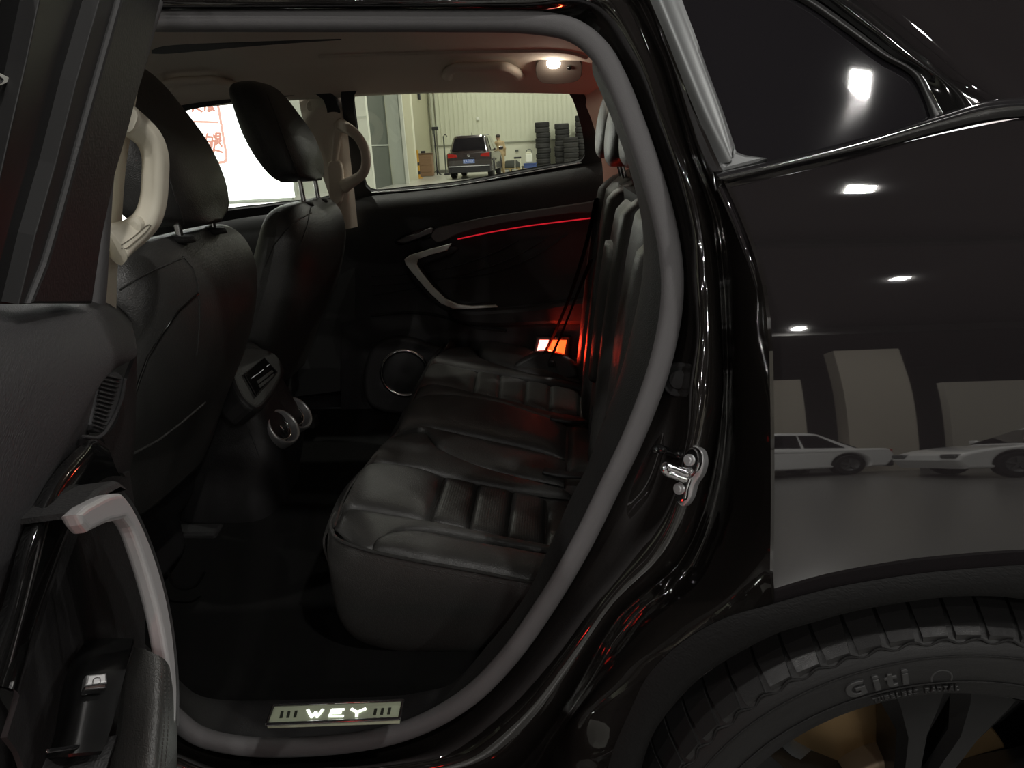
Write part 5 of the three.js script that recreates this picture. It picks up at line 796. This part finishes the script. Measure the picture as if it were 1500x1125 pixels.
  part('folded_armrest', pod([.72, .76, .9, 1.0, 1.04, 1.05].map((y, k) => ({ c: V(bx0(y) + .03, y, -.06), a: V(0, 0, [.05, .09, .1, .095, .07, .03][k]), b: V(.065, 0, 0), e: 3 })), 32, 20), M.leather, b, 'folded centre armrest');
  // headrests
  for (const [z, l] of [[-.41, 'far rear headrest'], [-.05, 'middle rear headrest'], [.33, 'near rear headrest']]) { const y0 = z === -.05 ? 1.215 : 1.225;
    part('headrest', pod([[0, .05, .04], [.015, .10, .05], [.06, .125, .055], [.11, .12, .052], [.145, .10, .045], [.165, .07, .034], [.172, .03, .012]].map(([h, w, t]) => ({ c: V(.165 + .11 * h, y0 + h, z), a: V(0, 0, w), b: V(t, 0, 0), e: 3.2 })), 44, 30), M.leather, b, l);
    const hr = b.children[b.children.length - 1]; for (const d of [-.05, .05]) part('post', bar(V(.20, 1.13, z + d), V(.17, y0 + .02, z + d), .006, 12), M.chrome, hr); }
  // buckles, straps
  const bk = [.02, .9];
  const strap = (px, z, w, nm, mat = M.darkTrim) => part(nm, sweep(px.map((p, i) => at(p[0], p[1], Array.isArray(z) ? z[i] : z)), rrect(w, .004, .0018, 2), 40, V(-.8, .2, .6)), mat, b);
  part('buckle_strap', sweep([[796, 689], [812, 693], [836, 696], [862, 697]].map(p => onTop(p[0], p[1], .016)), rrect(.026, .009, .004, 3), 30, V(0, 1, 0)), M.darkTrim, b, 'black buckle strap lying on the near cushion');
  part('buckle_strap', sweep([[806, 612], [822, 615], [840, 617], [862, 617]].map(p => onTop(p[0], p[1], .018)), rrect(.026, .010, .004, 3), 30, V(0, 1, 0)), M.darkTrim, b, 'black buckle strap between middle and far cushions');
  part('buckle', slab([[872, 560], [878, 552], [886, 560], [892, 584], [888, 590], [880, 588]].map(p => at(p[0], p[1], .02)), V(-.6, .2, .75).normalize(), .02, .004, { smooth: 40 }), M.plastic, b, 'upright belt buckle');
  part('buckle_stalk', bar(at(884, 586, .01), at(879, 640, .03), .011, 12), M.darkTrim, b);
  part('buckle', slab([[866, 596], [876, 592], [880, 612], [880, 640], [872, 650], [866, 640]].map(p => at(p[0], p[1], .06)), V(-.6, .2, .75).normalize(), .02, .004, { smooth: 40 }), M.plastic, b, 'lower belt buckle');
}
// --- seat belts: webbing things of their own
{
  const web = (label, a, nv) => { const p0 = a[0]; const s = thing('seat_belt', label, 'seat belt', [p0.x, p0.y, p0.z], 'far side seat belts'); part('webbing', sweep(a, rrect(.046, .0022, .001, 2), 50, nv), M.carpet, s); part('belt_anchor', box(p0.x, p0.y - .02, p0.z, .02, .02, .02, .006), M.darkTrim, s); return s; };
  web('black seat belt webbing crossing left of the red lamp on the far side', [at(798, 517, -.60), at(813, 486, -.59), at(836, 430, -.57), at(858, 360, -.56), at(874, 290, -.55)], V(1, 0, .32));
  web('black seat belt webbing crossing right of the red lamp on the far side', [at(807, 524, -.55), at(822, 490, -.53), at(846, 430, -.49), at(866, 380, -.48)], V(1, 0, .32));
}
// --- the far bolster's shoulder in front of the lamp, shaped to screen the cushions from it
{ const bn = scene.children.find(o => o.name === 'rear_bench'); part('bolster_shoulder', slab([[752, 536], [774, 522], [790, 515.5], [802, 515], [814, 517.5], [828, 522], [842, 533], [846, 552], [752, 552]].map(p => at(p[0], p[1], -.575)), V(0, .15, 1).normalize(), .05, .012, { smooth: 60, seg: 4 }), M.leather, bn); }
// --- red door lamp on the far door
{
  const z = -.655, px = [[786, 516], [790, 499], [830, 499], [826, 520]], n = V(-.05, .12, 1).normalize();
  const dr = car.children.find(c => c.name === 'far_rear_door');
  for (const [a, b, e, g, bl] of [[0, .34, 5, .25, .2], [.37, .66, 3, .075, .012], [.69, 1, 3, .075, .012]]) { const q = t => [[lerp(px[0][0], px[3][0], t), lerp(px[0][1], px[3][1], t)], [lerp(px[1][0], px[2][0], t), lerp(px[1][1], px[2][1], t)]]; const A = q(a), B = q(b); part('red_lamp', slab([A[0], A[1], B[1], B[0]].map(p => at(p[0], p[1], z)), n, .02, .003), std([.3, .02, .01], .4, { emissive: C3(1, g, bl), emissiveIntensity: e }), dr, 'glowing red door lamp'); }
  const c = px.map(p => at(p[0], p[1], z)).reduce((a, p) => a.add(p), V(0, 0, 0)).multiplyScalar(.25).addScaledVector(n, .004);
  const a = new THREE.RectAreaLight(C3(1, .04, .015), RED_POWER, .08, .04); a.position.copy(c).sub(worldOf(dr)); a.name = 'far_red_light'; dr.add(a); a.lookAt(c.clone().add(V(1, .22, .42)));
  part('lamp_housing', slab([[780, 522], [785, 494], [836, 494], [832, 526]].map(p => at(p[0], p[1], z - .012)), n, .05, .006), M.darkTrim, dr);
}
// --- rear end of the centre console
{
  const c = thing('centre_console', 'black centre console end with a small control panel and two chrome-ringed air vents', 'console', [-.8, .42, 0]);
  const nU = V(.62, .42, 0).normalize();
  part('console_body', pod([[.42, -.84, .13, .13], [.5, -.82, .13, .14], [.6, -.79, .125, .135], [.68, -.79, .115, .115], [.76, -.83, .12, .115], [.82, -.86, .118, .11], [.852, -.89, .105, .09], [.86, -.9, .06, .05]].map(([y, x, hx, hz]) => ({ c: V(x, y, 0), a: V(hx, 0, 0), b: V(0, 0, hz), e: 4.5 })), 48, 40), M.plastic, c);
  const cb = c.children[0];
  const o = at(382, 551, 0).setX(-.70), n = V(.80, .6, 0).normalize(), Q = (x, y, l = 0) => onPlane(x, y, o.clone().addScaledVector(n, l), n);
  part('hood', slab([[338, 526], [345, 508], [384, 508], [406, 519], [419, 542], [414, 556], [377, 600], [357, 586], [340, 552]].map(p => Q(p[0], p[1], .006)), n, .07, .012, { smooth: 60, seg: 4 }), M.plastic, c);
  part('control_panel', slab([[358, 548], [387, 524], [406, 545], [375, 580]].map(p => Q(p[0], p[1], .009)), n, .012, .002), M.gloss, c, 'small dark control panel');
  const cp = c.children[c.children.length - 1];
  part('panel_frame', merge([[358, 548], [387, 524], [406, 545], [375, 580]].map((p, i, a) => bar(Q(p[0], p[1], .010), Q(a[(i + 1) % 4][0], a[(i + 1) % 4][1], .010), .0014, 6))), M.darkTrim, cp);
  for (const [a, b] of [[[369, 553.5], [377, 548]], [[379, 547], [386, 541]], [[391, 536.5], [394.5, 534]]]) part('panel_mark', bar(Q(a[0], a[1], .0105), Q(b[0], b[1], .0105), .0009, 6), std([.6, .6, .6], .4, { emissive: C3(1, 1, 1), emissiveIntensity: .15 }), cp);
  for (const k of [0, 1]) part('button_slot', slab([[376 + 2.5 * k, 558 + 6 * k], [399 + 2 * k, 541 + 6 * k], [401 + 2 * k, 545 + 6 * k], [378.5 + 2.5 * k, 562.5 + 6 * k]].map(p => Q(p[0], p[1], .0105)), n, .004, .001), M.darkTrim, cp);
  const vn = V(.8, .55, .2).normalize();
  for (const [x, y, z, l] of [[414, 626, .055, 'near chrome-ringed air vent'], [434, 606, -.055, 'far chrome-ringed air vent']]) {
    const p = at(x, y, z), v = p;
    part('air_vent', lathe([[.034, -.04], [.044, -.04], [.047, -.0], [.045, .007], [.0415, .008], [.038, .003], [.037, -.014], [.034, -.026]], vn, p, 56), M.satin, c, l);
    const av = c.children[c.children.length - 1];
    part('vent_core', lathe([[0, -.025], [.036, -.025], [.036, -.029], [0, -.029]], vn, p, 40), M.dark, av);
    part('vent_ring', lathe([[.0265, -.006], [.028, -.004], [.0295, -.006], [.028, -.014], [.0265, -.012]], vn, p, 48), M.chrome, av);
    const s = V(0, 0, 1).cross(vn).normalize(), w = vn.clone().cross(s);
    for (const k of [-1, 0, 1]) part('vane', (() => { const g = bar(p.clone().addScaledVector(vn, -.008).addScaledVector(s, .022).addScaledVector(w, k * .012), p.clone().addScaledVector(vn, -.008).addScaledVector(s, -.022).addScaledVector(w, k * .012), .0014, 6); return g; })(), M.darkTrim, av);
    part('vane_tab', bar(p.clone().addScaledVector(vn, -.002).addScaledVector(s, .006), p.clone().addScaledVector(vn, -.003).addScaledVector(s, -.006), .002, 8), M.chrome, av);
  }
  piping(cb, dense([[352, 598], [362, 625], [375, 655], [380, 670]]), .0014, 'panel_gap', M.dark, c);
}
renderer.render(scene, camera);
